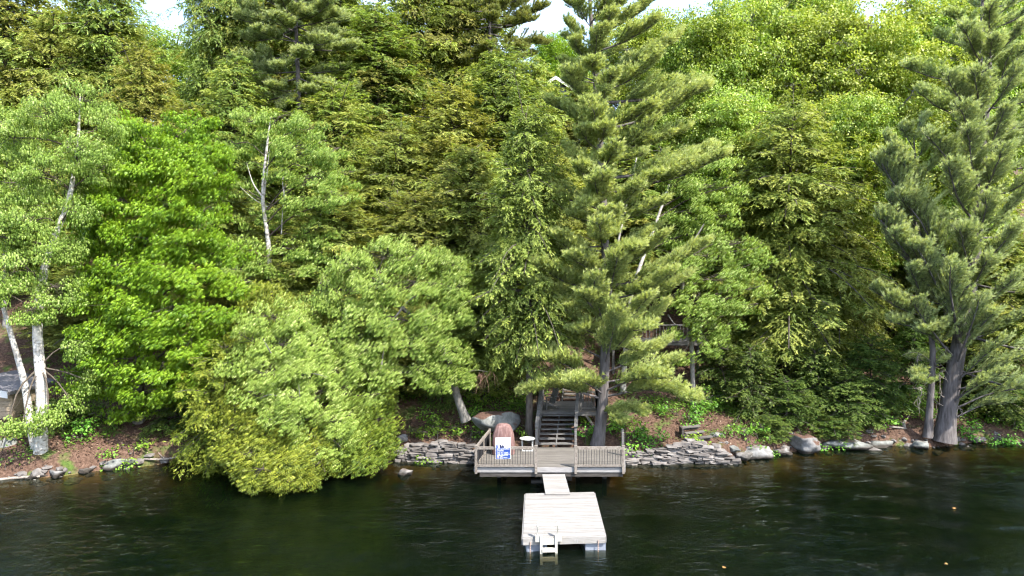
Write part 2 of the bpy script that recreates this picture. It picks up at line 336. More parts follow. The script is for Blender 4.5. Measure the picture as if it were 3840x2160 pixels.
def ground_mat():
    m, N, L, out = new_mat('forest_floor')
    g = N.new('ShaderNodeNewGeometry')
    def noise(s, d=6, r=.6):
        n = N.new('ShaderNodeTexNoise'); n.inputs['Scale'].default_value = s; n.inputs['Detail'].default_value = d; n.inputs['Roughness'].default_value = r
        L.new(g.outputs['Position'], n.inputs['Vector']); return n
    a = noise(9, 8, .75); b = noise(.9, 5); c = noise(.5, 4)
    r = ramp(N, [(.3, (.030, .019, .014)), (.48, (.075, .045, .032)), (.62, (.13, .082, .06)), (.8, (.20, .14, .105))]); L.new(a.outputs['Fac'], r.inputs['Fac'])
    gr = ramp(N, [(.3, (.03, .055, .012)), (.7, (.09, .13, .03))]); L.new(a.outputs['Fac'], gr.inputs['Fac'])
    mr = N.new('ShaderNodeMapRange'); mr.inputs['From Min'].default_value = .54; mr.inputs['From Max'].default_value = .66; L.new(b.outputs['Fac'], mr.inputs['Value'])
    m1 = N.new('ShaderNodeMix'); m1.data_type = 'RGBA'; L.new(mr.outputs[0], m1.inputs[0]); L.new(r.outputs[0], m1.inputs[6]); L.new(gr.outputs[0], m1.inputs[7])
    # lake bed: brown silt and stones under the waterline
    sx = N.new('ShaderNodeSeparateXYZ'); L.new(g.outputs['Position'], sx.inputs[0])
    zr = N.new('ShaderNodeMapRange'); zr.inputs['From Min'].default_value = .02; zr.inputs['From Max'].default_value = -.10; L.new(sx.outputs['Z'], zr.inputs['Value'])
    bed = ramp(N, [(.3, (.05, .033, .012)), (.5, (.15, .095, .032)), (.7, (.28, .19, .075))]); L.new(c.outputs['Fac'], bed.inputs['Fac'])
    m2 = N.new('ShaderNodeMix'); m2.data_type = 'RGBA'; L.new(zr.outputs[0], m2.inputs[0]); L.new(m1.outputs[2], m2.inputs[6]); L.new(bed.outputs[0], m2.inputs[7])
    p = N.new('ShaderNodeBsdfPrincipled'); p.inputs['Roughness'].default_value = .95; p.inputs['Specular IOR Level'].default_value = .1
    L.new(m2.outputs[2], p.inputs['Base Color'])
    bp = N.new('ShaderNodeBump'); bp.inputs['Strength'].default_value = .7; bp.inputs['Distance'].default_value = .05
    L.new(a.outputs['Fac'], bp.inputs['Height']); L.new(bp.outputs[0], p.inputs['Normal'])
    L.new(p.outputs[0], out.inputs['Surface'])
    return m
M['ground'] = ground_mat()

def water_mat():
    m, N, L, out = new_mat('lake_water')
    g = N.new('ShaderNodeNewGeometry')
    def noise(s, st, d, dist=0.0, rz=0.0):
        mp = N.new('ShaderNodeMapping'); mp.inputs['Scale'].default_value = st; mp.inputs['Rotation'].default_value = (0, 0, rz)
        L.new(g.outputs['Position'], mp.inputs['Vector'])
        n = N.new('ShaderNodeTexNoise'); n.inputs['Scale'].default_value = s; n.inputs['Detail'].default_value = d; n.inputs['Distortion'].default_value = dist
        L.new(mp.outputs[0], n.inputs['Vector']); return n
    a = noise(4.6, (.6, 1.3, 1), 4, .8, .35)
    b = noise(15.0, (.7, 1.2, 1), 3, .6, .25)
    gust = noise(.16, (1, 1, 1), 2)
    gm = N.new('ShaderNodeMapRange'); gm.inputs['From Min'].default_value = .35; gm.inputs['From Max'].default_value = .68; gm.inputs['To Min'].default_value = .35; gm.inputs['To Max'].default_value = 1.0
    L.new(gust.outputs['Fac'], gm.inputs['Value'])
    mu = N.new('ShaderNodeMath'); mu.operation = 'MULTIPLY_ADD'; mu.inputs[1].default_value = .30
    L.new(b.outputs['Fac'], mu.inputs[0]); L.new(a.outputs['Fac'], mu.inputs[2])
    bp = N.new('ShaderNodeBump'); bp.inputs['Distance'].default_value = .075
    L.new(gm.outputs[0], bp.inputs['Strength']); L.new(mu.outputs[0], bp.inputs['Height'])
    fr = N.new('ShaderNodeFresnel'); fr.inputs['IOR'].default_value = 1.333; L.new(bp.outputs[0], fr.inputs['Normal'])
    gl = N.new('ShaderNodeBsdfGlossy'); gl.inputs['Roughness'].default_value = .03; gl.inputs['Color'].default_value = (.62, .70, .65, 1); L.new(bp.outputs[0], gl.inputs['Normal'])
    tr = N.new('ShaderNodeBsdfTransparent'); tr.inputs['Color'].default_value = (.97, .98, .95, 1)
    df = N.new('ShaderNodeBsdfDiffuse'); df.inputs['Color'].default_value = (.0016, .0042, .0019, 1)
    m0 = N.new('ShaderNodeMixShader'); m0.inputs[0].default_value = .45; L.new(tr.outputs[0], m0.inputs[1]); L.new(df.outputs[0], m0.inputs[2])
    m1 = N.new('ShaderNodeMixShader'); L.new(fr.outputs[0], m1.inputs[0]); L.new(m0.outputs[0], m1.inputs[1]); L.new(gl.outputs[0], m1.inputs[2])
    L.new(m1.outputs[0], out.inputs['Surface'])
    va = N.new('ShaderNodeVolumeAbsorption'); va.inputs['Color'].default_value = (.62, .55, .18, 1); va.inputs['Density'].default_value = 2.3
    L.new(va.outputs[0], out.inputs['Volume'])
    return m
M['water'] = water_mat()
# ------------------------------------------------------------------ ground and lake
def grid_sheet(xs, ys, zf):
    X, Y = np.meshgrid(xs, ys)
    V = np.stack([X, Y, zf(X, Y)], -1).reshape(-1, 3)
    i = np.arange(len(xs) * len(ys)).reshape(len(ys), len(xs))
    Q = np.stack([i[:-1, :-1], i[:-1, 1:], i[1:, 1:], i[1:, :-1]], -1).reshape(-1, 4)
    return V, Q
_x = np.concatenate([np.linspace(-260, -36, 18), np.arange(-34, 34.1, .34), np.linspace(36, 260, 18)])
_y = np.concatenate([np.linspace(-120, 14, 8), np.arange(16, 26, 1.0), np.arange(26, 42, .22), np.arange(42, 90, 1.2), np.linspace(91, 260, 14)])
V, Q = grid_sheet(_x, _y, zg)
o = link('ground', np_mesh('ground', V, [Q], M['ground'], smooth=True)); tag(o, kind='structure')

def wz(X, Y):
    return .022 * np.sin(X * 1.1 + Y * 2.4 + 1.5 * vnoise(X * .3, Y * .3)) + .02 * vnoise(X * .9, Y * 2.1) + .012 * vnoise(X * 2.3, Y * 4.7)
_wx = np.concatenate([np.linspace(-250, -32, 8), np.arange(-30, 30.1, .3), np.linspace(32, 250, 8)])
_wy = np.concatenate([np.linspace(-110, 12, 5), np.arange(14, 38.1, .16), [40, 44]])
V, Q = grid_sheet(_wx, _wy, wz)
nx_, ny_ = len(_wx), len(_wy)
edge = np.concatenate([np.arange(nx_), np.arange(1, ny_) * nx_ + nx_ - 1, (ny_ - 1) * nx_ + np.arange(nx_ - 2, -1, -1), np.arange(ny_ - 2, 0, -1) * nx_])
low = V[edge].copy(); low[:, 2] = -9
lo = np.arange(len(edge)) + len(V)
sideq = np.stack([edge, lo, np.roll(lo, -1), np.roll(edge, -1)], -1)
me = np_mesh('lake_water', np.vstack([V, low]), [Q, sideq, lo[None, ::-1]], M['water'], smooth=True)
o = link('lake_water', me); tag(o, kind='structure')

# ------------------------------------------------------------------ box / shape helpers for built things
BOXF = np.array([[0, 3, 2, 1], [4, 5, 6, 7], [0, 1, 5, 4], [1, 2, 6, 5], [2, 3, 7, 6], [3, 0, 4, 7]])
def boxV(sx, sy, sz):
    return np.array([[-sx, -sy, -sz], [sx, -sy, -sz], [sx, sy, -sz], [-sx, sy, -sz], [-sx, -sy, sz], [sx, -sy, sz], [sx, sy, sz], [-sx, sy, sz]]) / 2
def box(name, size, loc, mat, parent, rot=(0, 0, 0), shear=0.0):
    V = boxV(*size)
    if shear: V[:, 0] += V[:, 1] * shear
    o = link(name, np_mesh(name, V, [BOXF], M[mat]), parent, loc); o.rotation_euler = rot
    return o
def bar(name, p, q, w, h, mat, parent, up=(0, 0, 1)):
    """box from p to q with cross-section w x h (h along 'up')"""
    p = np.asarray(p, float); q = np.asarray(q, float); t = unit(q - p)
    u = np.asarray(up, float); s = unit(np.cross(t, u)); u = np.cross(s, t)
    V = np.array([a + s * i * w / 2 + u * j * h / 2 for a in (p, q) for i, j in ((-1, -1), (1, -1), (1, 1), (-1, 1))])
    Fq = np.array([[3, 2, 1, 0], [4, 5, 6, 7], [0, 1, 5, 4], [1, 2, 6, 5], [2, 3, 7, 6], [3, 0, 4, 7]])
    return link(name, np_mesh(name, V, [Fq], M[mat]), parent)
def tube_obj(name, pts, radii, mat, parent, sides=8, smooth=True):
    pts = np.asarray(pts, float); r = np.broadcast_to(np.asarray(radii, float), (len(pts),))
    V, Q = tubes(pts[None], r[None], sides)
    caps = [np.arange(sides)[None, ::-1], (np.arange(sides) + (len(pts) - 1) * sides)[None]]
    return link(name, np_mesh(name, V, [Q] + caps, M[mat], smooth=smooth), parent)
def prism(name, poly, depth, mat, parent, loc=(0, 0, 0), axis='y', rot=(0, 0, 0)):
    """polygon in x,z extruded along y"""
    P = np.asarray(poly, float); n = len(P)
    a = np.stack([P[:, 0], np.zeros(n), P[:, 1]], -1); b = a + np.array([0, depth, 0])
    i = np.arange(n); Q = np.stack([i, i + n, np.roll(i, -1) + n, np.roll(i, -1)], -1)
    o = link(name, np_mesh(name, np.vstack([a, b]), [Q, i[None], (i[::-1] + n)[None]], M[mat]), parent, loc)
    o.rotation_euler = rot
    return o

# ------------------------------------------------------------------ lakeside deck
DY, DZ, SH = 27.6, 0.75, 0.15            # front edge distance, deck height, sideways skew of the deck
DX0, DX1, DL = -1.46, 4.41, 3.1
def dk(x, y, z=0): return (x + SH * y, DY + y, DZ + z)     # deck-local
deck = empty('lakeside_deck', (0, 0, 0))
tag(deck, 'weathered wooden deck over the shore, with railings, at the foot of the grey stairs', 'deck')
w = DX1 - DX0; cx = (DX0 + DX1) / 2; nb = 22; bw = DL / nb
for i in range(nb):
    y = (i + .5) * bw
    box('deck_board', (w + random.Random(i).uniform(-.02, .02), bw - .012, .032), dk(cx, y, -.018), 'deck_wood', deck)
box('fascia_board', (w + .02, .04, .185), dk(cx, -.022, -.10), 'fascia', deck)
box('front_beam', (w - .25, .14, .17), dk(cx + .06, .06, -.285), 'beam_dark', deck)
for s, x in (('l', DX0 - .02), ('r', DX1 + .02)):
    bar('side_board', dk(x, 0, -.10), dk(x, DL, -.10), .035, .185, 'fascia', deck)
for x in (-.7, .9, 2.5, 3.6):
    for y in (1.2, 2.6):
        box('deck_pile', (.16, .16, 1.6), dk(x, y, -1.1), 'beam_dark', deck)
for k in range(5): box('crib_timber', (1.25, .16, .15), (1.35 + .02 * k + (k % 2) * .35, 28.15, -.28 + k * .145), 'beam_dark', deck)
PXS = [-1.406, .936, 2.488, 4.349]
for x in PXS:
    p = box('railing_post', (.10, .10, 1.07), (x, DY - .085, 1.058), 'rail_wood', deck)
    box('post_cap', (.125, .125, .025), (0, 0, .5475), 'rail_wood', p)
RT = 1.575
for a, b_, n in ((PXS[0], PXS[1], 22), (PXS[2], PXS[3], 17)):
    box('top_rail', (b_ - a - .105, .09, .10), ((a + b_) / 2, DY - .085, RT - .05), 'rail_wood', deck)
    box('bottom_rail', (b_ - a - .105, .07, .085), ((a + b_) / 2, DY - .085, .835), 'rail_wood', deck)
    for i in range(n):
        x = a + (b_ - a) * (i + 1) / (n + 1)
        box('baluster', (.019, .019, .60), (x, DY - .085, 1.175), 'black_metal', deck)
# side railing with dark screen panels, left; only a post and short rail remain on the right
sp = [dk(DX0 + .05, .05), dk(DX0 + .05, 1.5), dk(DX0 + .05, 2.95)]
for k, q in enumerate(sp[1:]):
    box('railing_post', (.10, .10, .86), (q[0], q[1], DZ + .41), 'rail_wood', deck)
for k in range(2):
    a, b_ = np.array(sp[k]), np.array(sp[k + 1]); e = unit(b_ - a) * .055
    bar('top_rail', a + e + (0, 0, .775), b_ - e + (0, 0, .775), .09, .09, 'rail_wood', deck)
    bar('bottom_rail', a + e + (0, 0, .09), b_ - e + (0, 0, .09), .07, .08, 'rail_wood', deck)
    bar('screen_panel', a + e + (0, 0, .43), b_ - e + (0, 0, .43), .015, .59, 'mesh_black', deck)
q = dk(DX1 - .05, 1.75)
box('railing_post', (.10, .10, .98), (q[0], q[1], DZ + .47), 'stair_wood', deck)
box('railing_post', (.10, .10, .86), (dk(DX1 - .05, 2.98)[0], dk(0, 2.98)[1], DZ + .41), 'stair_wood', deck)

# ------------------------------------------------------------------ stairs and landing above the deck
st = empty('shore_stairs', (1.5, 30.7, DZ))
st_loc = np.array([1.5, 30.7, DZ])
tag(st, 'grey wooden staircase with sloping handrails rising from the deck to the landing', 'stairs')
def S(x, y, z): return np.array([x, y, z]) - st_loc
SY0, RISE, RUN, NT = 30.78, .15, .28, 7
SXL, SXR = 1.13, 2.72
LZ = DZ + 8 * RISE
for i in range(NT):
    y = SY0 + i * RUN; z = DZ + (i + 1) * RISE; sh = SH * (i * RUN)
    box('tread', (SXR - SXL - .06, .25, .042), S((SXL + SXR) / 2 + sh, y + .10, z - .021), 'stair_wood', st)
ytop = SY0 + NT * RUN
for x in (SXL - .02, (SXL + SXR) / 2, SXR + .02):
    bar('stringer', S(x, SY0 - .02, DZ + .03), S(x + SH * (ytop - SY0), ytop + .1, LZ - .15), .045, .20, 'stair_wood', st)
for x in (SXL - .06, SXR + .06):
    box('newel_post', (.10, .10, .92), S(x, SY0 - .02, DZ + .46), 'stair_wood', st)
    top = S(x + SH * (ytop - SY0), ytop + .05, LZ + .95)
    box('newel_post', (.10, .10, 1.1), top - np.array([0, 0, .5]), 'stair_wood', st)
    bar('handrail', S(x, SY0 - .12, DZ + .90), top + np.array([0, .1, .05]), .15, .04, 'stair_wood', st)
    for k in range(13):
        f = (k + 1) / 14; yy = SY0 + f * (ytop - SY0); zb = DZ + f * (LZ - DZ)
        box('baluster', (.035, .12, .84), S(x + SH * (yy - SY0), yy, zb + .50), 'stair_wood', st)

land = empty('stair_landing', (2.2, 33.9, LZ)); ll = np.array([2.2, 33.9, LZ])
tag(land, 'shaded wooden landing with side railings at the top of the grey stairs', 'landing')
def A(x, y, z): return np.array([x, y, z]) - ll
LX0, LX1, LY0, LY1 = .95, 3.75, ytop, ytop + 2.45
for i in range(17):
    box('landing_board', (LX1 - LX0, .136, .034), A((LX0 + LX1) / 2 + .25, LY0 + (i + .5) * .144, LZ - .02), 'deck_wood', land)
box('landing_fascia', (LX1 - LX0 + .02, .04, .19), A((LX0 + LX1) / 2 + .25, LY0 - .022, LZ - .135), 'stair_wood', land)
for x in (LX0 + .3, LX1 + .2):
    for y in (LY0 + .1, LY1 - .1):
        box('landing_post', (.11, .11, 1.9), A(x, y, LZ - 1.0), 'stair_wood', land)
bar('knee_brace', A(LX1 - .35, LY0 + .0, LZ - .15), A(LX1 + .25, LY0 + .05, LZ - 1.0), .06, .10, 'stair_wood', land)
def side_rail(par, f, p, q, n, mat='stair_wood', h=.92):
    p = np.asarray(p, float); q = np.asarray(q, float)
    for a in (p, q): box('railing_post', (.09, .09, h), f(a[0], a[1], a[2] + h / 2), mat, par)
    e = unit(q - p) * .05
    bar('top_rail', f(*(p + e + (0, 0, h - .06))), f(*(q - e + (0, 0, h - .06))), .09, .06, mat, par)
    bar('bottom_rail', f(*(p + e + (0, 0, .12))), f(*(q - e + (0, 0, .12))), .05, .08, mat, par)
    for k in range(n):
        c = p + (q - p) * (k + 1) / (n + 1)
        box('baluster', (.03, .03, h - .2), f(c[0], c[1], c[2] + h / 2 + .03), mat, par)
side_rail(land, A, (LX0 + .27, LY0 + .05, LZ), (LX0 + .6, LY1 - .05, LZ), 11)
side_rail(land, A, (LX1 + .2, LY0 + .05, LZ), (LX1 + .45, LY1 - .05, LZ), 11)
side_rail(land, A, (LX0 + .27, LY0 + .05, LZ), (1.22, LY0 + .05, LZ), 3)
side_rail(land, A, (3.2, LY0 + .05, LZ), (LX1 + .2, LY0 + .05, LZ), 5)

us = empty('hillside_steps', (3.2, LY1 + .2, LZ)); ul = np.array([3.2, LY1 + .2, LZ])
tag(us, 'narrow upper flight of wooden steps climbing the hillside behind the landing', 'steps')
for i in range(9):
    box('tread', (.95, .26, .05), np.array([3.0 + .05 * i, LY1 + .15 + i * .33, LZ + .14 * (i + 1)]) - ul, 'deck_wood', us)
for x in (2.50, 3.52):
    bar('stringer', np.array([x, LY1 + .02, LZ - .05]) - ul, np.array([x + .42, LY1 + 2.95, LZ + 1.2]) - ul, .05, .22, 'stair_wood', us)

# slatted chair standing on the landing
ch = empty('slatted_chair', (1.75, 33.35, LZ), math.radians(-62))
tag(ch, 'grey slatted wooden garden chair standing on the shaded landing', 'chair')
for s in (-.27, .27):
    bar('leg', (s, -.32, 0), (s, -.30, .56), .04, .08, 'stair_wood', ch, up=(1, 0, 0))
    bar('leg', (s, .42, 0), (s, -.30, .36), .03, .10, 'stair_wood', ch, up=(1, 0, 0))
    box('armrest', (.12, .68, .022), (s * 1.15, -.02, .572), 'stair_wood', ch)
for k in range(5): box('seat_slat', (.50, .085, .02), (0, -.28 + k * .10, .40 - k * .035), 'stair_wood', ch)
for k in range(5): box('back_slat', (.088, .02, .78), ((k - 2) * .10, .31, .62), 'stair_wood', ch, rot=(math.radians(-20), 0, 0))
box('back_rail', (.54, .03, .06), (0, .38, .72), 'stair_wood', ch, rot=(math.radians(-20), 0, 0))

# upper deck half hidden behind the pine and the birch
ud = empty('upper_deck', (7.6, 38.6, 4.7)); ub = np.array([7.6, 38.6, 4.7])
tag(ud, 'grey railed upper deck on the hillside, half hidden behind the tall pine', 'deck')
def U(x, y, z): return np.array([x, y, z]) - ub
for i in range(14): box('deck_board', (5.0, .135, .035), U(7.6, 37.5 + i * .145, 4.70), 'stair_wood', ud)
box('fascia_board', (5.04, .04, .2), U(7.6, 37.40, 4.60), 'stair_wood', ud)
side_rail(ud, U, (5.15, 37.48, 4.72), (10.05, 37.48, 4.72), 26)
side_rail(ud, U, (10.05, 37.6, 4.72), (10.05, 39.4, 4.72), 9)
for x in (5.4, 7.6, 9.9):
    box('support_post', (.13, .13, 3.0), U(x, 37.6, 3.1), 'stair_wood', ud)

# ------------------------------------------------------------------ things on the deck
# covered barbecue
g = empty('covered_barbecue', (dk(-.42, 2.0)[0] - .25, DY + 2.05, DZ))
tag(g, 'barbecue under a faded pinkish brown cover on the deck, behind the sign', 'barbecue')
prof = []
for zz, hw, hd in ((0.02, .43, .32), (.25, .425, .315), (.55, .42, .30), (.80, .40, .29), (.98, .345, .275), (1.12, .30, .25), (1.22, .235, .20), (1.27, .14, .13), (1.285, .03, .03)):
    prof.append((zz, hw, hd))
vv = []; K = 28; rg = np.random.default_rng(3); ph = rg.uniform(0, 6, 6)
for zz, hw, hd in prof:
    for k in range(K):
        a = k / K * 2 * math.pi; ca, sa = math.cos(a), math.sin(a)
        e = 2 / 3.2; x = hw * math.copysign(abs(ca) ** e, ca); y = hd * math.copysign(abs(sa) ** e, sa)
        f = 1 + (.035 * math.sin(7 * a + ph[0]) + .025 * math.sin(11 * a + ph[1] + zz * 3)) * (1 if zz < 1.1 else .4)
        vv.append((x * f * 1.12, y * f, zz))
vv = np.array(vv); ii = np.arange(len(prof) * K).reshape(len(prof), K)
Qc = np.stack([ii[:-1], np.roll(ii[:-1], -1, 1), np.roll(ii[1:], -1, 1), ii[1:]], -1).reshape(-1, 4)
link('cover', np_mesh('cover', vv, [Qc, ii[-1][None]], M['grill_cover'], smooth=True), g)
for sx in (-.33, .33):
    for sy in (-.22, .22): box('leg', (.05, .05, .06), (sx, sy, .03), 'black_metal', g)

# round side table with crossed folding legs
t = empty('side_table', (.66, 30.25, DZ))
tag(t, 'small round white side table on the deck beside the foot of the stairs', 'table')
a = np.linspace(0, 2 * math.pi, 33)[:-1]
rr = [(.28, .485), (.325, .488), (.335, .50), (.325, .512), (.0, .516)]
vv = np.array([(r_ * math.cos(x), r_ * math.sin(x), z) for r_, z in rr for x in a]); ii = np.arange(len(rr) * 32).reshape(len(rr), 32)
Qc = np.stack([ii[:-1], np.roll(ii[:-1], -1, 1), np.roll(ii[1:], -1, 1), ii[1:]], -1).reshape(-1, 4)
link('table_top', np_mesh('table_top', vv, [Qc, ii[0][None, ::-1]], M['white_table'], smooth=False), t)
for s in (-1, 1):
    bar('leg', (s * .22, -.2, .0), (s * .20, .17, .49), .03, .035, 'white_table', t, up=(1, 0, 0))
    bar('leg', (s * .255, .2, .0), (s * .235, -.17, .49), .03, .035, 'white_table', t, up=(1, 0, 0))
bar('foot_bar', (-.24, -.2, .02), (.24, -.2, .02), .03, .04, 'white_table', t)
bar('foot_bar', (-.24, .2, .02), (.24, .2, .02), .03, .04, 'white_table', t)

# estate agent's sign hung on the front rail
sg = empty('sale_sign', (-.345, DY - .17, 1.53)); sg.rotation_euler = (math.radians(3), math.radians(-1.2), 0)
tag(sg, 'blue and white real estate sign hung on the front railing of the deck', 'sign')
SW, SHT = .59, .85
box('sign_board', (SW, .008, SHT), (0, 0, 0), 'sign_white', sg)
box('blue_band', (SW - .03, .004, .435), (0, -.0065, -.195), 'sign_blue', sg)
def spx(x, y): return ((x - 620) / 750 * SW, -(y - 657) / 1075 * SHT)      # close-up crop of the sign -> board
prism('printed_suit', [spx(275, 620), spx(285, 470), spx(320, 425), spx(345, 440), spx(370, 620)], .002, 'sign_blue', sg, (0, -.0075, 0))
prism('printed_suit', [spx(445, 622), spx(440, 450), spx(500, 460), spx(548, 570), spx(590, 480), spx(640, 520), spx(690, 622)], .002, 'sign_navy', sg, (0, -.0075, 0))
for hx, hy in ((395, 375), (555, 395)):
    aa = np.linspace(0, 2 * math.pi, 19)[:-1]
    prism('printed_face', [spx(hx + 38 * math.cos(x), hy + 52 * math.sin(x)) for x in aa], .002, 'sign_skin', sg, (0, -.0075, 0))
aa = np.linspace(0, 2 * math.pi, 25)[:-1]
prism('balloon_badge', [spx(362 + 50 * math.cos(x), 1095 + 55 * math.sin(x)) for x in aa], .002, 'sign_white', sg, (0, -.011, 0))
prism('balloon_stripe', [spx(318, 1098), spx(406, 1098), spx(404, 1112), spx(320, 1112)], .002, 'sign_blue', sg, (0, -.0135, 0))
prism('balloon_stripe', [spx(320, 1070), spx(404, 1070), spx(409, 1090), spx(315, 1090)], .002, 'sign_red', sg, (0, -.0135, 0))
prism('rule_line', [spx(315, 985), spx(855, 985), spx(855, 1008), spx(315, 1008)], .002, 'sign_white', sg, (0, -.011, 0))
def text(s, x, y, hpx, wpx, mat):
    c = bpy.data.curves.new('lettering', 'FONT'); c.body = s; c.align_x = 'LEFT'; c.extrude = .001; c.offset = .006; c.size = 1.0
    c.materials.append(M[mat])
    o = link('lettering', c, sg)
    bpy.context.view_layer.update()
    dx = max(o.dimensions.x, .01)
    o2 = link('lettering', bpy.data.meshes.new_from_object(o.evaluated_get(bpy.context.evaluated_depsgraph_get())), sg)
    bpy.data.objects.remove(o); o = o2
    h = hpx / 1075 * SHT / .72; ww = wpx / 750 * SW / dx
    o.scale = (ww, h, 1); X, Z = spx(x, y)
    o.location = (X, -.012, Z); o.rotation_euler = (math.pi / 2, 0, 0)
text('JEFF & ANDREA', 310, 715, 66, 640, 'sign_white')
text('STRANO', 310, 805, 66, 335, 'sign_white')
text('705 751 7509', 318, 905, 58, 530, 'sign_white')
text('705 351 2020', 318, 975, 56, 530, 'sign_white')
text('cell', 862, 905, 34, 60, 'sign_white'); text('office', 862, 972, 34, 105, 'sign_white')
text('RE/MAX', 440, 1085, 44, 160, 'sign_white'); text('REALTY', 440, 1130, 36, 160, 'sign_white'); text('BROKER', 440, 1165, 28, 160, 'sign_white')
text('Professionals', 615, 1130, 50, 200, 'sign_white'); text('north', 880, 1165, 34, 85, 'sign_white')
text('FOR SALE', 690, 240, 50, 200, 'sign_skin'); text('this home', 690, 360, 34, 240, 'sign_grey')
for s in (-.2, .2): box('hanger', (.03, .10, .015), (s, .05, .05), 'steel', sg)

# ------------------------------------------------------------------ floating dock, ramp, ladder
FL = np.array([.345, 21.05]); u_ = np.array([math.cos(math.radians(4.0)), math.sin(math.radians(4.0))]); v_ = unit(np.array([.037, 1.0])); FW, FLn, FZ = 2.45, 4.2, .46
fd = empty('floating_dock', (*(FL + u_ * FW / 2 + v_ * FLn / 2), 0)); fb = np.array([*(FL + u_ * FW / 2 + v_ * FLn / 2), 0])
tag(fd, 'pale new wooden floating dock out on the water in front of the deck', 'dock')
def Dk(a, b_, z): p = FL + u_ * a + v_ * b_; return np.array([p[0], p[1], z]) - fb
n = 29; bw = FLn / n; rz = math.radians(4.0)
for i in range(n):
    k = random.Random(i + 50)
    box('dock_board', (FW + .03, bw - .02, .034), Dk(FW / 2, (i + .5) * bw, FZ - .017 + k.uniform(-.003, .003)), 'new_wood', fd, (0, k.uniform(-.002, .002), rz))
bar('front_rim', Dk(-.015, -.022, FZ - .115), Dk(FW + .015, -.022, FZ - .115), .045, .20, 'new_wood', fd)
bar('rear_rim', Dk(-.015, FLn + .022, FZ - .115), Dk(FW + .015, FLn + .022, FZ - .115), .045, .16, 'new_wood', fd)
for a_ in (-.038, FW + .038):
    bar('side_rim', Dk(a_, .0, FZ - .125), Dk(a_, FLn, FZ - .125), .04, .18, 'new_wood', fd)
for a_ in (.33, FW - .33):
    for b_ in (.62, FLn / 2, FLn - .62):
        box('float_drum', (.62, 1.15, .46), Dk(a_, b_, .02), 'float_blue', fd, (0, 0, rz))
for a_ in (.2, FW - .2):
    pts = [Dk(a_ + .006 * (-1) ** k, -.065, FZ - .12 - k * .028) for k in range(24)]
    tube_obj('mooring_chain', pts, [.012 if k % 2 else .018 for k in range(24)], 'rust', fd, 6, False)
for a_ in (1.55, 1.63):
    for z in (-.10, -.16):
        box('bolt_head', (.022, .01, .022), Dk(a_, -.048, FZ + z), 'steel', fd)

rp = empty('gangway_ramp', (1.55, 26.6, .5)); rb = np.array([1.55, 26.6, .5])
tag(rp, 'short pale gangplank between the floating dock and the main deck', 'gangway')
for i in range(9):
    f0, f1 = i / 9, (i + 1) / 9
    p = np.array([1.63 - .09 * 0, 25.02, .50]); q = np.array([1.62, 27.45, .50])
    bar('ramp_board', p + (q - p) * (f0 + .002) - rb, p + (q - p) * (f1 - .002) - rb, .88 - .0 * i, .03, 'new_wood', rp)
for s in (-.38, .38):
    bar('side_beam', np.array([1.63 + s, 25.1, .42]) - rb, np.array([1.62 + s, 27.4, .42]) - rb, .05, .11, 'rail_wood', rp)

ld = empty('swim_ladder', (*(FL + u_ * .74), .0)); lb = np.array([*(FL + u_ * .74), 0.0])
tag(ld, 'cream plastic swim ladder with two handles on the front edge of the floating dock', 'ladder')
ld.rotation_euler = (0, 0, rz)
for s in (-.225, .225):
    bar('side_rail', (s, -.13, FZ + .10), (s, -.155, -.30), .075, .07, 'white_plastic', ld, up=(0, 1, 0))
    box('mount_bracket', (.16, .13, .19), (s * 1.42, -.07, FZ - .0), 'white_plastic', ld)
    hp = []
    for k in range(13):
        tt = k / 12 * math.pi; hp.append((.015 + .085 * math.sin(tt) * .9 + .0, .36 * (1 - math.cos(tt)) / 2))
    # paddle-shaped handle, seen edge-on
    outl = [(-.04, 0), (-.055, .12), (-.10, .24), (-.11, .32), (-.06, .385), (.02, .395), (.09, .35), (.10, .26), (.055, .13), (.045, 0)]
    prism('handle', outl, .022, 'white_plastic', ld, (s * 1.35 - .011, -.02, FZ + .05), rot=(0, 0, math.pi / 2))
for z in (.13, -.14):
    box('step', (.40, .12, .10), (0, -.15, z), 'white_plastic', ld)
box('cross_panel', (.40, .035, .19), (0, -.115, FZ - .09), 'white_plastic', ld)
# ------------------------------------------------------------------ rocks
def rock_mesh(name, seed, size, mat, cuts=16, rough=.11, sub=4, flat_top=.0):
    rg = np.random.default_rng(seed)
    bm = bmesh.new(); bmesh.ops.create_icosphere(bm, subdivisions=sub, radius=1)
    me = bpy.data.meshes.new(name); 
    P = np.array([v.co[:] for v in bm.verts])
    N = rsphere(rg, cuts); N[0] = (0, 0, 1); dd = rg.uniform(.5, .88, cuts); dd[0] = .72 - flat_top
    for nrm, d in zip(N, dd):
        h = P @ nrm; over = np.maximum(h - d, 0); P = P - over[:, None] * nrm * .96
    P += (vnoise(P[:, 0] * 2.3 + seed, P[:, 1] * 2.3 + P[:, 2] * 1.7) * rough)[:, None] * unit(P)
    P += (vnoise(P[:, 0] * 6 + seed, P[:, 2] * 6 + P[:, 1] * 5) * rough * .5)[:, None] * unit(P)
    P *= np.array(size) / 2 / np.array([.82, .82, .8])
    for v, p in zip(bm.verts, P): v.co = p
    for f in bm.faces: f.smooth = True
    bm.to_mesh(me); bm.free(); me.materials.append(M[mat])
    return me
def rock(name, label, px, py, D, size, mat, seed, rot=0.0, cat='boulder', tilt=0.0, **kw):
    o = link(name, rock_mesh(name, seed, size, mat, **kw))
    o.location = W3(px, py, D); o.rotation_euler = (tilt, 0, rot)
    return tag(o, label, cat)
rock('lichen_boulder', 'broad grey lichen-covered boulder with needles on top, behind the covered barbecue', 1858, 1580, 32.0, (2.0, 1.7, 1.0), 'rock_litter', 4, .2, rough=.09)
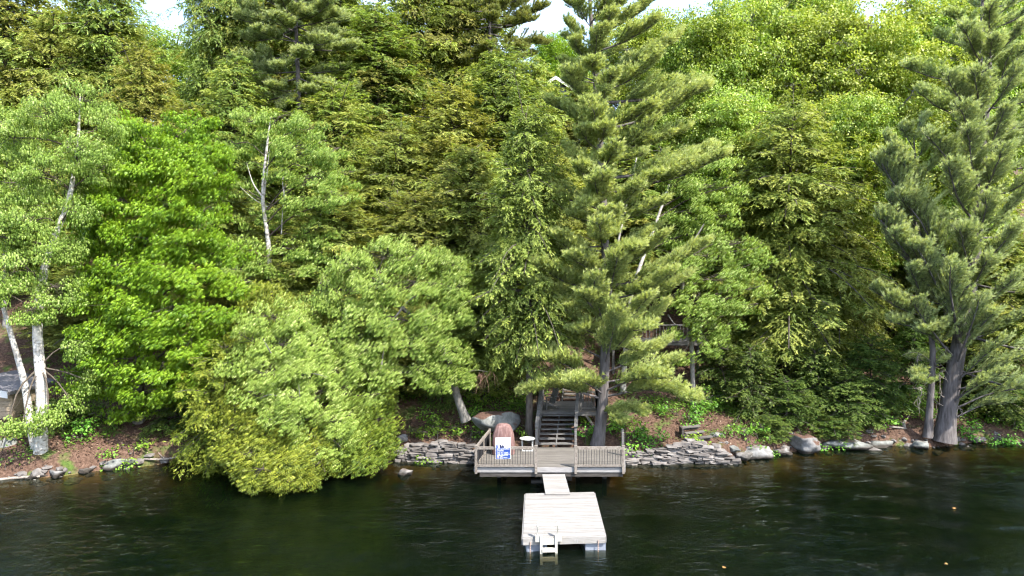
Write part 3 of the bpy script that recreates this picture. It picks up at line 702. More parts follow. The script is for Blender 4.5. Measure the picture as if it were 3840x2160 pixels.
rock('shore_boulder', 'large pale waterside boulder with a cap of reddish litter, right of the stone steps', 3005, 1660, 33.2, (1.45, 1.6, .95), 'rock_pale_litter', 12, .4)
rock('granite_ledge', 'bright pale granite ledge sloping into the water beside the stone wall', 2840, 1700, 32.2, (2.1, 1.7, .80), 'rock_pale', 21, -.25, cat='ledge')
rock('granite_ledge', 'small pale ledge stone between the bright ledge and the large litter-capped boulder', 2930, 1697, 32.7, (.9, .8, .55), 'rock_pale', 22, .3, cat='ledge')
rock('granite_slab', 'long low grey slab lying along the shaded waterline under the hemlock saplings', 3165, 1668, 33.7, (2.3, 1.1, .62), 'rock', 31, .06, cat='slab', flat_top=.1)
rock('granite_slab', 'blunt grey slab end split by a dark crack, beside the long low slab', 3305, 1672, 34.0, (1.05, 1.0, .60), 'rock', 33, .0, cat='slab')
rock('waterline_stone', 'pointed grey stone in the water at the foot of the two pine trunks', 3455, 1670, 33.5, (.85, .6, .42), 'rock', 36, .2, cat='stone')
rock('waterline_stone', 'mossy stone behind the driftwood stump near the pine trunks', 3400, 1640, 34.4, (1.2, .7, .5), 'rock', 39, .5, cat='stone')
rock('waterline_stone', 'sunlit cream stone on the bank right of the thick pine trunk', 3735, 1640, 34.9, (.55, .5, .6), 'rock_pale', 41, .7, cat='stone')
rock('waterline_stone', 'low dark stone at the water near the edge of the bank, beyond the pines', 3660, 1648, 34.7, (1.1, .6, .4), 'rock_dark', 43, .1, cat='stone')
rock('lake_rock', 'dark rock breaking the water surface between the cedars and the deck', 1522, 1776, 29.2, (.62, .5, .44), 'rock_dark', 51, .5, cat='rock')
rock('shore_slab', 'long tilted grey slab at the water below the maple', 455, 1744, 30.3, (1.45, .8, .55), 'rock', 61, .35, cat='slab', tilt=-.25)
rock('shore_stone', 'pale pointed upright stone on the bank near the birch foot', 258, 1752, 29.7, (.32, .3, .42), 'rock_pale', 63, .2, cat='stone')
rock('shore_stone', 'rounded pale stone at the waterline just right of the white birch foot', 215, 1778, 29.0, (.58, .45, .4), 'rock_pale', 65, .2, cat='stone')
rock('shore_stone', 'dark wet stone at the waterline left of the tilted slab', 320, 1768, 29.5, (.45, .4, .3), 'rock_dark', 67, .2, cat='stone')
rock('shore_stone', 'flat bright stone lying on leaf litter above the waterline, near the birch', 345, 1700, 30.7, (.55, .4, .22), 'rock_pale', 69, .2, cat='stone')
rock('shore_stone', 'black wet rock under the roots of the white birch', 140, 1785, 28.9, (.9, .5, .32), 'rock_dark', 71, .1, cat='stone')
rock('shore_stone', 'large smooth grey rock face beside the tan shed', 15, 1690, 30.0, (1.0, .9, 1.2), 'rock', 73, .4, cat='rock')
rock('hillside_boulder', 'grey boulder on the shaded slope behind the small hemlocks', 2915, 1140, 41.5, (1.5, 1.3, 1.3), 'rock', 81, .2)
rock('rock_outcrop', 'low brownish rock outcrop on the dark slope above the hemlock saplings', 3085, 1258, 38.8, (2.9, 1.4, 1.1), 'rock_litter', 83, .1, cat='outcrop')
rock('hillside_boulder', 'blue grey rock in the shaded hollow under the maple', 512, 1580, 32.9, (.5, .45, .6), 'rock', 85, .2)
rock('bank_stone', 'pale rounded stone among plants at the end of the left stone wall', 1512, 1645, 32.1, (.55, .4, .4), 'rock_pale', 87, .3, cat='stone')
rock('bank_stone', 'white stone on the sunny bank just right of the wooden steps', 2685, 1637, 32.3, (.6, .5, .45), 'rock_pale', 89, .3, cat='stone')
rock('bank_stone', 'small white stone on the bank between the steps stone and the bright ledge', 2728, 1645, 32.3, (.4, .35, .3), 'rock_pale', 91, .9, cat='stone')
rock('bank_stone', 'blocky pale stone on the corner above the right stone wall', 2710, 1668, 31.7, (.62, .5, .36), 'rock_pale', 93, .1, cat='stone')
rock('bank_stone', 'leaning slab stone at the right corner of the stone wall', 2752, 1683, 31.5, (.55, .3, .3), 'rock', 95, -.5, cat='stone')
rock('bank_stone', 'brown tumbled rock in shallow water at the right corner of the stone wall', 2790, 1712, 31.3, (.75, .5, .4), 'rock_dark', 97, .2, cat='stone')
rock('bank_stone', 'small grey stone in the litter left of the large litter-capped boulder', 2928, 1605, 33.6, (.3, .3, .25), 'rock', 99, .2, cat='stone')

# small stones and pebbles along the waterline, too many to count
rg = np.random.default_rng(77); Vs, Fs, off = [], [], 0
bm = bmesh.new(); bmesh.ops.create_icosphere(bm, subdivisions=1, radius=1); bm.verts.ensure_lookup_table()
IV = np.array([v.co[:] for v in bm.verts]); IF = np.array([[v.index for v in f.verts] for f in bm.faces]); bm.free()
for k in range(620):
    x = rg.uniform(-23, 28); y = shore(x) + rg.normal(.1, .22); s = rg.gamma(2, .045) + .03
    if -1.6 < x < 9.4: s *= .6
    P = IV * (1 + rg.uniform(-.25, .25, (len(IV), 1))) * np.array([s * rg.uniform(.8, 1.6), s, s * rg.uniform(.4, .8)])
    a = rg.uniform(0, 6.3); c, s_ = math.cos(a), math.sin(a)
    P = P @ np.array([[c, s_, 0], [-s_, c, 0], [0, 0, 1]]) + np.array([x, y, float(zg(x, y)) + .02])
    Vs.append(P); Fs.append(IF + off); off += len(P)
o = link('shore_stones', np_mesh('shore_stones', np.vstack(Vs), [np.vstack(Fs)], M['wall_stone'])); tag(o, 'scattered small stones and pebbles along the waterline', 'stones', kind='stuff')

# ------------------------------------------------------------------ dry stone walls, every stone its own piece
def slab_variant(seed):
    rg = np.random.default_rng(seed)
    bm = bmesh.new(); bmesh.ops.create_cube(bm, size=1)
    for v in bm.verts: v.co += Vector(rg.uniform(-.13, .13, 3))
    bmesh.ops.bevel(bm, geom=bm.edges[:], offset=.10, segments=1, affect='EDGES', profile=.6)
    for v in bm.verts: v.co += Vector(rg.uniform(-.03, .03, 3))
    me = bpy.data.meshes.new('stone'); bm.to_mesh(me); bm.free(); me.materials.append(M['wall_stone']); return me
SLAB = [slab_variant(200 + k) for k in range(12)]
def stone_wall(label, x0, x1, rows, ztop, yoff, seed):
    rg = np.random.default_rng(seed)
    xm = (x0 + x1) / 2; ym = float(shore(xm)) + yoff
    wl_ = empty('dry_stone_wall', (xm, ym, 0)); tag(wl_, label, 'stone wall')
    z = -.10
    for r in range(rows):
        h = rg.uniform(.06, .115); x = x0 + rg.uniform(-.1, .1); xe = x1 + rg.uniform(-.12, .12)
        while x < xe:
            wd = rg.uniform(.16, .30) if rg.uniform() < .35 else rg.uniform(.3, .85); zt = ztop((x + wd / 2 - x0) / (x1 - x0))
            if z + h * .5 < zt:
                s = link('stone', SLAB[rg.integers(12)], wl_)
                hh = h * rg.uniform(.75, 1.5)
                s.scale = (wd * 1.03, rg.uniform(.26, .42), hh)
                yy = float(shore(x + wd / 2)) + yoff - .06 + r * .018 + rg.uniform(-.05, .05)
                s.location = (x + wd / 2 - xm, yy - ym, z + h / 2 + rg.uniform(-.012, .012))
                s.rotation_euler = (rg.uniform(-.08, .08), rg.uniform(-.13, .13), rg.uniform(-.22, .22))
            x += wd + .012
        z += h
    # loose cap stones on top
    for k in range(int((x1 - x0) * 1.6)):
        x = rg.uniform(x0 + .1, x1 - .1); zt = ztop((x - x0) / (x1 - x0))
        s = link('stone', SLAB[rg.integers(12)], wl_); wd = rg.uniform(.3, .75)
        s.scale = (wd, rg.uniform(.3, .5), rg.uniform(.07, .13))
        s.location = (x - xm, float(shore(x)) + yoff + rg.uniform(.12, .45) - ym, zt + rg.uniform(-.02, .08))
        s.rotation_euler = (rg.uniform(-.1, .12), rg.uniform(-.12, .12), rg.uniform(-.4, .4))
stone_wall('dry stone wall at the waterline left of the deck, next to the cedars', -5.15, -1.75, 12, lambda t: .46 + .34 * min(1, t * 2.2) - .1 * (t > .93), -.02, 11)
stone_wall('dry stone wall at the waterline right of the deck, below the wooden steps', 4.85, 9.55, 14, lambda t: .50 + .36 * math.exp(-((t - .62) / .26) ** 2) - .25 * max(0, t - .9) / .1, .02, 15)

# wooden steps set into the sunny bank
ws = empty('bank_steps', (8.2, 31.8, .7)); wb = np.array([8.2, 31.8, .7])
tag(ws, 'three short weathered wooden steps set into the sunny bank above the stone wall', 'steps')
for (x, y, z, w_) in ((8.62, 31.75, .95, .80), (8.28, 31.98, 1.12, .88), (8.18, 32.25, 1.32, .85)):
    box('tread', (w_, .24, .06), np.array([x, y, z]) - wb, 'deck_wood', ws, (0, math.radians(-5), .05))
    box('riser', (w_ - .06, .03, .15), np.array([x, y + .11, z - .09]) - wb, 'beam_dark', ws, (0, math.radians(-5), .05))
box('side_board', (.10, .55, .34), np.array([7.73, 32.1, 1.16]) - wb, 'beam_dark', ws)
box('side_board', (.10, .45, .25), np.array([8.12, 31.72, .83]) - wb, 'beam_dark', ws)
bk = empty('metal_pail', (7.86, 31.62, .72)); tag(bk, 'small pale metal pail beside the wooden bank steps', 'pail')
aa = np.linspace(0, 2 * math.pi, 17)[:-1]
rr = [(.075, 0), (.105, .24), (.095, .235), (.068, .01)]
vv = np.array([(r_ * math.cos(x), r_ * math.sin(x), z) for r_, z in rr for x in aa]); ii = np.arange(64).reshape(4, 16)
Qc = np.stack([ii[:-1], np.roll(ii[:-1], -1, 1), np.roll(ii[1:], -1, 1), ii[1:]], -1).reshape(-1, 4)
link('bucket', np_mesh('bucket', vv, [Qc, ii[0][None, ::-1], ii[-1][None]], M['steel'], smooth=True), bk)
tube_obj('handle', [(.10 * math.cos(x), .02, .235 + .09 * math.sin(x)) for x in np.linspace(0, math.pi, 9)], .006, 'steel', bk, 5)

# ------------------------------------------------------------------ driftwood and fallen branches
def wood_thing(name, label, cat, base, paths, mat):
    b = np.array(base); r = empty(name, base); tag(r, label, cat)
    for i, (pts, r0, r1) in enumerate(paths):
        p = curve_pts(np.array(pts) - b, 10)
        tube_obj('trunk' if i == 0 else 'branch', p, np.linspace(r0, r1, 10), mat, r, 7)
wood_thing('driftwood_stump', 'bleached broken driftwood stump on the bank beside the pine trunks', 'driftwood', tuple(W3(3440, 1612, 34.6)),
    [([W3(3335, 1600, 34.3), W3(3390, 1606, 34.4), W3(3395, 1612, 34.5)], .04, .07), ([W3(3394, 1612, 34.5), W3(3388, 1590, 34.7), W3(3396, 1575, 34.9)], .11, .06), ([W3(3390, 1585, 34.8), W3(3365, 1580, 34.9), W3(3345, 1577, 35)], .03, .01), ([W3(3394, 1580, 34.8), W3(3405, 1565, 34.9), W3(3412, 1552, 35)], .03, .01)], 'dead')
wood_thing('fallen_branch', 'grey fallen branch lying along the shore left of the cedars', 'branch', tuple(W3(650, 1722, 31.0)),
    [([W3(540, 1722, 30.6), W3(620, 1722, 30.7), W3(690, 1708, 30.8), W3(745, 1695, 31.0)], .05, .025), ([W3(620, 1722, 30.7), W3(600, 1705, 30.9), W3(590, 1690, 31.0)], .02, .008), ([W3(680, 1710, 30.8), W3(670, 1692, 30.9), W3(668, 1680, 31.0)], .02, .008)], 'dead')
wood_thing('fallen_log', 'thin driftwood log half in the water below the birch', 'log', tuple(W3(70, 1790, 28.8)),
    [([W3(-10, 1800, 28.3), W3(60, 1792, 28.6), W3(150, 1786, 28.8)], .07, .05)], 'dead')

# leaves drifting on the lake
for k, (px, py, lab) in enumerate(((3577, 1910, 'single orange leaf drifting on the dark water, farthest out from the pine shore'), (3548, 2120, 'orange leaf floating low in the frame, on the open water beyond the dock'), (2716, 2133, 'pale yellow leaf floating on the water to the right of the swim ladder'))):
    D = CAM_H * F / (py - HOR); a = np.linspace(0, 2 * math.pi, 13)[:-1]
    vv = [(.0, 0, .02)] + [((.06 + .02 * math.cos(5 * x)) * math.cos(x), .045 * math.sin(x), .012 * math.cos(2 * x)) for x in a]
    o = link('floating_leaf', np_mesh('floating_leaf', np.array(vv), [np.array([[0, 1 + i, 1 + (i + 1) % 12] for i in range(12)])], M['orange_leaf']), None, (PX(px, D), D, .045))
    o.rotation_euler = (0, 0, k * 1.1); tag(o, lab, 'leaf')

# ------------------------------------------------------------------ buildings in the trees
def gable_house(name, label, X, D, zb, wid, dep, zeave, zap, wallmat, mats=None, overhang=.4, cat='house', boards=False):
    r = empty(name, (X, D, zb)); tag(r, label, cat)
    h = wid / 2; ze, za = zeave - zb, zap - zb
    prism('wall', [(-h, 0), (h, 0), (h, ze), (0, za - .22), (-h, ze)], dep, wallmat, r)
    sl = (za - ze) / h
    for s in (-1, 1):
        e = h + overhang; zz = za - sl * e
        P = [(0, za), (s * e, zz), (s * e, zz + .16), (0, za + .16)]
        if s > 0: P = P[::-1]
        rf = prism('roof', P, dep + .9, 'shingle', r, (0, -.45, 0))
        P2 = [(0, za - .12), (s * e, zz - .12), (s * e, zz + .17), (0, za + .17)]
        if s > 0: P2 = P2[::-1]
        prism('bargeboard', P2, .04, 'trim_white', r, (0, -.495, 0))
    for (wx, wz_, ww, wh) in (mats or []):
        f = box('window', (ww + .16, .06, wh + .16), (wx, -.02, wz_), 'trim_white', r)
        box('pane', (ww, .03, wh), (0, -.02, 0), 'glass', f)
        box('glazing_bar', (.04, .05, wh), (0, -.025, 0), 'trim_white', f)
    for k in range(int(ze / .24)):
        box('siding_board', (wid - .02, .03, .19), (0, -.012, .15 + k * .24), wallmat, r, (math.radians(-4), 0, 0))
    return r
gable_house('cottage', 'blue grey gabled cottage with white bargeboards high among the hillside trees', PX(2083, 60), 60, 15.5, 6.4, 7, 22.7, PZ(293, 60) - .1, 'siding', [(-1.3, 4.6, 1.2, 1.4), (1.4, 4.6, 1.2, 1.4), (0, 7.6, .9, .7)])
gable_house('tan_shed', 'tan board shed at the shore behind the leaning white birch', -24.72, 31.6, .9, 4.6, 4, 2.95, 3.35, 'shed_wood', [], cat='shed', overhang=.12)
gable_house('neighbour_cottage', 'white cottage glimpsed through the maple leaves on the slope', PX(345, 50), 50, 8.2, 5.0, 5, 11.4, 12.6, 'trim_white', [(-1.2, 1.9, .9, 1.0), (1.2, 1.9, .9, 1.0)])
# ------------------------------------------------------------------ tree generators (vectorised)
UP = np.array([0, 0, 1.0]); SUNV = np.array(sv)
def merge_wood(parts):
    Vs, Fs, off = [], [], 0
    for V, Q in parts:
        Vs.append(V); Fs.append(Q + off); off += len(V)
    return np.vstack(Vs), np.vstack(Fs)

def sample_path(path, s):
    """path (n,3); s in 0..1 -> points, tangents"""
    n = len(path); f = np.clip(s, 0, 1) * (n - 1); i = np.minimum(f.astype(int), n - 2); u = (f - i)[:, None]
    return path[i] * (1 - u) + path[i + 1] * u, unit(path[i + 1] - path[i])

def flare(n, r0, r1, base=.28, p=.9):
    t = np.linspace(0, 1, n)
    return r1 + (r0 - r1) * (1 - t) ** p + r0 * base * np.exp(-t * 28)

def conifer_branches(rng, H, R, nb, t0, trunk, asc=(.05, .55), droop=.55, shape=.75, low=.6):
    """arrays of branch base, azimuth, length and path points"""
    t = t0 + (1 - t0) * np.sort(rng.uniform(0, 1, nb)) ** .85
    az = np.arange(nb) * 2.39996 + rng.normal(0, .35, nb)
    rel = (t - t0) / (1 - t0)
    L = R * np.clip((1 - rel) ** shape, 0, 1) * (low + (1 - low) * np.clip(rel / .25, 0, 1)) * rng.uniform(.55, 1.2, nb) * (1 + .34 * vnoise(np.cos(az) * 1.3 + 7 + H, t * 7 + np.sin(az) * 1.3)) + .25
    base, _ = sample_path(trunk, t)
    hd = np.stack([np.cos(az), np.sin(az), np.zeros(nb)], -1)
    e0 = asc[0] + (asc[1] - asc[0]) * rel ** 1.5 + rng.normal(0, .26, nb); droop = droop * rng.uniform(.5, 1.5, nb)
    s = np.linspace(0, 1, 6)
    paths = base[:, None] + hd[:, None] * (L[:, None] * s)[..., None] + UP * (L[:, None] * (np.tan(e0)[:, None] * s - (droop * (1 - rel * .5))[:, None] * s ** 2.2))[..., None]
    return t, rel, L, hd, paths

def hemlock(seed, H=16.0, R=3.4, nb=165, t0=.06, leaf=(.165, .050), dens=1.0, r0=.17, twig_d=8.5, tip_d=16, shape=.46):
    rng = np.random.default_rng(seed)
    zt = np.linspace(0, 1, 14)
    trunk = np.stack([.12 * np.sin(zt * 5 + seed) * zt, .12 * np.cos(zt * 4 + seed) * zt, zt * H], -1)
    t, rel, L, hd, paths = conifer_branches(rng, H, R, nb, t0, trunk, shape=shape)
    wood = [tubes(paths, (np.linspace(1, .25, 6)[None] * (.012 + .013 * L)[:, None]), 4)]
    m = np.maximum(4, (4 + L * twig_d * dens)).astype(int)
    bi = np.repeat(np.arange(nb), m)
    s = rng.uniform(.12, 1, len(bi)) ** .8
    f = s * 5; i = np.minimum(f.astype(int), 4); u = (f - i)[:, None]
    P = paths[bi, i] * (1 - u) + paths[bi, i + 1] * u
    T = unit(paths[bi, i + 1] - paths[bi, i])
    side = unit(np.cross(T, UP)) * rng.choice([-1, 1], len(bi))[:, None]
    a = rng.uniform(.55, 1.15, len(bi))[:, None]
    d = unit(T * np.cos(a) + side * np.sin(a) + UP * rng.normal(-.02, .34, (len(bi), 1)))
    l2 = (.16 + .42 * L[bi] * (1.06 - s) ** .8) * rng.uniform(.6, 1.15, len(bi))
    l2 = np.minimum(l2, 1.1)
    n3 = np.maximum(4, (3 + l2 * tip_d * dens)).astype(int)
    ti = np.repeat(np.arange(len(bi)), n3)
    u2 = rng.uniform(.08, 1, len(ti))
    dr = .42 * l2[ti]
    Q = P[ti] + d[ti] * (u2 * l2[ti])[:, None] - UP * (dr * u2 ** 2)[:, None]
    T2 = unit(d[ti] - UP * (2 * .42 * u2)[:, None])
    s2 = unit(np.cross(T2, UP)) * rng.choice([-1, 1], len(ti))[:, None]
    aa = rng.uniform(.2, .95, len(ti))[:, None]
    A = T2 * np.cos(aa) + s2 * np.sin(aa) + UP * rng.normal(-.08, .26, (len(ti), 1))
    Nn = UP * .35 + SUNV * .45 + hd[bi[ti]] * .5 + rng.normal(0, .42, (len(ti), 3))
    ll = leaf[0] * rng.uniform(.6, 1.35, len(ti)); ww = leaf[1] * rng.uniform(.7, 1.3, len(ti))
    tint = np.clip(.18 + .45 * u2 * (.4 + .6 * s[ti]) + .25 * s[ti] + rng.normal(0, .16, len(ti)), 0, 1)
    V, Fq = leaves(Q, A, Nn, ll, ww)
    tr = tubes(trunk[None], flare(14, r0, .015)[None], 9)
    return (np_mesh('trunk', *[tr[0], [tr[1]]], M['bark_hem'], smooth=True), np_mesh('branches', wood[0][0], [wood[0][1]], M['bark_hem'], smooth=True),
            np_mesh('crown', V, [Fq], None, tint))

def pine_foliage(rng, paths, Ls, nlen=.14, nwid=.017, dens=1.0, wind=np.array([.18, -.05, .12]), start=.2, per=10, upturn=.35, spread=.8):
    nb = len(paths); npt = paths.shape[1]
    dens = np.broadcast_to(np.asarray(dens, float), Ls.shape)
    m = (7 + Ls * 8.0 * dens ** 1.5).astype(int)
    bi = np.repeat(np.arange(nb), m); k = len(bi)
    s = start + (1 - start) * rng.uniform(0, 1, k) ** .75
    f = s * (npt - 1); i = np.minimum(f.astype(int), npt - 2); u = (f - i)[:, None]
    P = paths[bi, i] * (1 - u) + paths[bi, i + 1] * u; T = unit(paths[bi, i + 1] - paths[bi, i])
    side = unit(np.cross(T, UP)) * rng.choice([-1, 1], k)[:, None]
    a = rng.uniform(.25, 1.05, k)[:, None]
    d = unit(T * np.cos(a) + side * np.sin(a) + UP * rng.uniform(-.12, .55, (k, 1)))
    lb = (.20 + .24 * Ls[bi] * (1.08 - s) ** .7) * rng.uniform(.6, 1.2, k)
    nt = np.maximum(3, (lb / .075 * np.minimum(dens[bi], 1.0))).astype(int)
    ti = np.repeat(np.arange(k), nt); u2 = rng.uniform(.12, 1, len(ti))
    bend = upturn * lb[ti]
    C = P[ti] + d[ti] * (u2 * lb[ti])[:, None] + UP * (bend * u2 ** 2)[:, None] + wind * (lb[ti] * u2 ** 2)[:, None] * .5
    T2 = unit(d[ti] + UP * (2 * upturn * u2)[:, None] + wind * u2[:, None])
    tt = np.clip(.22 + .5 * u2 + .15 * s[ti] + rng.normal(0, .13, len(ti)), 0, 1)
    ni = np.repeat(np.arange(len(ti)), per)
    A = T2[ni] * spread + rsphere(rng, len(ni)) * .72 + wind * .9 + UP * .10
    Q = C[ni] + rng.normal(0, .012, (len(ni), 3))
    V, Fq = leaves(Q, A, rsphere(rng, len(ni)) + SUNV * .9, nlen * rng.uniform(.65, 1.2, len(ni)), nwid * rng.uniform(.8, 1.3, len(ni)), quad=False)
    # branchlet wood
    e = P + d * lb[:, None] + UP * (upturn * lb)[:, None]; mid = P + d * (lb * .55)[:, None] + UP * (upturn * lb * .25)[:, None]
    bw_ = tubes(np.stack([P, mid, e], 1), np.broadcast_to(np.array([.010, .007, .003]), (k, 3)), 3)
    return V, Fq, np.clip(tt[ni] + rng.normal(0, .10, len(ni)), 0, 1), bw_

def pine_tree(seed, name, label, trunk_ctrl, r0, branches, mat, group=None, nlen=.14, nwid=.017, dens=1.0, per=10, dead=None, bark='bark_pine', wind=(.18, -.05, .12), cat='pine tree', upturn=.35, rtop=.03, extra_wood=None, fill=1):
    """trunk_ctrl world points; branches = list of (t along trunk, tip world point, upcurve)"""
    rng = np.random.default_rng(seed)
    base = np.array(trunk_ctrl[0], float)
    trunk = curve_pts(np.array(trunk_ctrl) - base, 26)
    paths, Ls = [], []
    wts = np.array([(q[3] if len(q) > 3 else 1.0) for q in branches])
    for (t, tip, upc) in [q[:3] for q in branches]:
        b, _ = sample_path(trunk, np.array([t])); b = b[0]; e = np.asarray(tip, float) - base
        Lh = np.linalg.norm(e - b); mid = b * .45 + e * .55 + np.array([0, 0, -upc * Lh]); 
        paths.append(curve_pts([b, mid, e], 8) + np.cumsum(rng.normal(0, .012 * Lh, (8, 3)), 0) * np.linspace(0, 1, 8)[:, None]); Ls.append(Lh)
    paths = np.array(paths); Ls = np.array(Ls)
    V, Fq, tint, bw_ = pine_foliage(rng, paths, Ls, nlen, nwid, dens * wts, np.array(wind), per=per, upturn=upturn)
    wood = merge_wood([tubes(paths, np.linspace(1, .2, 8)[None] * (.014 + .013 * Ls)[:, None], 5), bw_])
    r = empty(name, tuple(base)); tag(r, label, cat, group)
    tr = tubes(trunk[None], flare(26, r0, rtop, .35)[None], 12)
    link('trunk', np_mesh('trunk', tr[0], [tr[1]], M[bark], smooth=True), r)
    link('branches', np_mesh('branches', wood[0], [wood[1]], M[bark], smooth=True), r)
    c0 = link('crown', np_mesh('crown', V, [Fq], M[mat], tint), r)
    for k in range(fill):      # further layers of needle tufts along the same boughs
        c1 = link('crown', c0.data, r); c1.location = ((.10, -.07, .13), (-.12, -.05, .07), (.02, .12, .05))[k]; c1.rotation_euler = (0, 0, (.035, -.03, .06)[k])
    if dead:
        pp = []
        for (t, tip, drop) in dead:
            b, _ = sample_path(trunk, np.array([t])); b = b[0]; e = np.asarray(tip) - base
            pp.append(curve_pts([b, (b + e) / 2 + (0, 0, drop), e], 7) + np.cumsum(rng.normal(0, .03, (7, 3)), 0) * np.linspace(0, 1, 7)[:, None])
            for q in range(5):
                f = rng.integers(2, 6); st_ = pp[-1][f] if len(pp[-1]) > f else e
                pp.append(curve_pts([st_, st_ + rng.normal(0, .12, 3) + (0, 0, -.12), st_ + rng.normal(0, .22, 3) + (0, 0, -.35)], 7))
        pp = np.array(pp); dw = tubes(pp, np.broadcast_to(np.linspace(.018, .005, 7), (len(pp), 7)), 4)
        link('dead_branches', np_mesh('dead_branches', dw[0], [dw[1]], M['dead']), r)
    return r

def auto_pine_branches(rng, trunk_ctrl, t0, n, R, top_shape=.7, up=(.0, .5), bias=None, jitter=.3):
    """whorled limbs around a trunk given in world points"""
    trunk = curve_pts(np.array(trunk_ctrl), 26); out = []
    for k in range(n):
        t = t0 + (1 - t0) * (k / n) ** .95 + rng.normal(0, .006)
        t = min(max(t, t0), .985); rel = (t - t0) / (1 - t0)
        az = k * 2.39996 + rng.normal(0, jitter)
        b, _ = sample_path(trunk, np.array([t])); L = R * (1 - rel) ** top_shape * rng.uniform(.65, 1.15) + .35
        d = np.array([math.cos(az), math.sin(az), 0.0])
        if bias is not None: L *= 1 + .45 * float(d @ bias)
        e = up[0] + (up[1] - up[0]) * rel + rng.normal(0, .1)
        out.append((t, b[0] + d * L * math.cos(e) + UP * L * math.sin(e), .10))
    return out

def broadleaf(seed, trunk_ctrl, r0, lobes, leaf=(.08, .065), nclump=14, nleaf=26, csize=.36, flat=.5, hang=.5, out=.5, upn=.7, tmin=.25, rtop=.03, wind=(.10, -.03, 0), limb_r=.06, pale=0.0, tnoise=.17, core=.35, nseg=18):
    """trunk_ctrl local points; lobes = [(center, (rx,ry,rz))]. returns trunk, branch, crown arrays"""
    rng = np.random.default_rng(seed)
    trunk = curve_pts(np.array(trunk_ctrl, float), nseg)
    zs = trunk[:, 2]
    limbs, limb_rad, tw, cl_c, cl_r, cl_o = [], [], [], [], [], []
    for (c, r) in lobes:
        c = np.asarray(c, float); r = np.asarray(r, float)
        # limb leaves the trunk below the lobe
        dist = np.linalg.norm(c[:2] - trunk[:, :2], axis=1)
        zat = c[2] - .55 * np.clip(np.min(dist), 0, 6) - .15 * r[2]
        i = int(np.argmin(np.abs(zs - zat))); i = min(max(i, int(tmin * nseg)), nseg - 2)
        b = trunk[i]; mid = b * .5 + c * .5 + np.array([0, 0, .10 * np.linalg.norm(c - b)]) + rng.normal(0, .12, 3)
        lp = curve_pts([b, mid, c, c + (c - b) * .18], 9) + np.cumsum(rng.normal(0, .035, (9, 3)), 0) * np.linspace(0, 1, 9)[:, None]
        limbs.append(lp); Ln = np.linalg.norm(c - b); limb_rad.append(np.linspace(min(limb_r * (.5 + .18 * Ln), r0 * .6), .012, 9))
        n = max(3, int(nclump * (r[0] * r[1] + r[1] * r[2] + r[0] * r[2]) / 3 * rng.uniform(.85, 1.15)))
        dirs = rsphere(rng, n); rr = (core + (1 - core) * rng.uniform(0, 1, n) ** .45) * np.where(rng.uniform(0, 1, n) < .26, rng.uniform(1.0, 1.45, n), 1.0)
        cc = c + dirs * rr[:, None] * r
        cl_c.append(cc); cl_o.append(dirs); cl_r.append(csize * rng.uniform(.65, 1.25, n))
        j = rng.integers(3, 9, n); st_ = lp[j]
        md = (st_ + cc) / 2 + np.array([0, 0, .08]) + rng.normal(0, .08, (n, 3))
        tw.append(np.stack([st_, st_ * .45 + md * .55, md * .6 + cc * .4, cc], 1))
    C = np.vstack(cl_c); O = np.vstack(cl_o); R_ = np.concatenate(cl_r)
    n = len(C); nl = np.maximum(5, (nleaf * (R_ / csize) ** 2 * rng.uniform(.7, 1.3, n))).astype(int)
    ci = np.repeat(np.arange(n), nl); k = len(ci)
    g = rng.normal(0, 1, (k, 3)); g = g / np.maximum(1, np.linalg.norm(g, axis=1, keepdims=True) / 1.7)
    off = g * np.stack([R_[ci], R_[ci], R_[ci] * flat], -1) * .75
    rad = np.linalg.norm(off[:, :2], axis=1)
    off[:, 2] -= hang * .5 * rad ** 2 / np.maximum(R_[ci], .05)
    P = C[ci] + off + np.array(wind) * (rad / np.maximum(R_[ci], .05))[:, None] * R_[ci][:, None]
    oh = unit(off + O[ci] * .3 * R_[ci][:, None])
    A = oh * (1 - hang * .5) + rng.normal(0, .45, (k, 3)) - UP * hang + np.array(wind) * 2
    Nn = UP * upn * .6 + SUNV * .5 + O[ci] * out * .7 + oh * .25 + rng.normal(0, .42, (k, 3))
    ct = rng.normal(0, .10, n)
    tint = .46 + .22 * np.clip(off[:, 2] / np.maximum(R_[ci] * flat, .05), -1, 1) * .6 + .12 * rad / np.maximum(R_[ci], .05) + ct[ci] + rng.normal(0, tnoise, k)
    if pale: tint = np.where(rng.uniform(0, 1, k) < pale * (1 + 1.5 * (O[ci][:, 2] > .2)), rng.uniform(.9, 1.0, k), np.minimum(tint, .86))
    V, Fq = leaves(P, A, Nn, leaf[0] * rng.uniform(.65, 1.3, k), leaf[1] * rng.uniform(.7, 1.25, k))
    wood = merge_wood([tubes(np.array(limbs), np.array(limb_rad), 6), tubes(np.vstack(tw), np.broadcast_to(np.array([.014, .010, .006, .003]), (n, 4)), 3)])
    tr = tubes(trunk[None], flare(nseg, r0, rtop, .3)[None], 10)
    return tr, wood, (V, Fq, np.clip(tint, 0, 1))

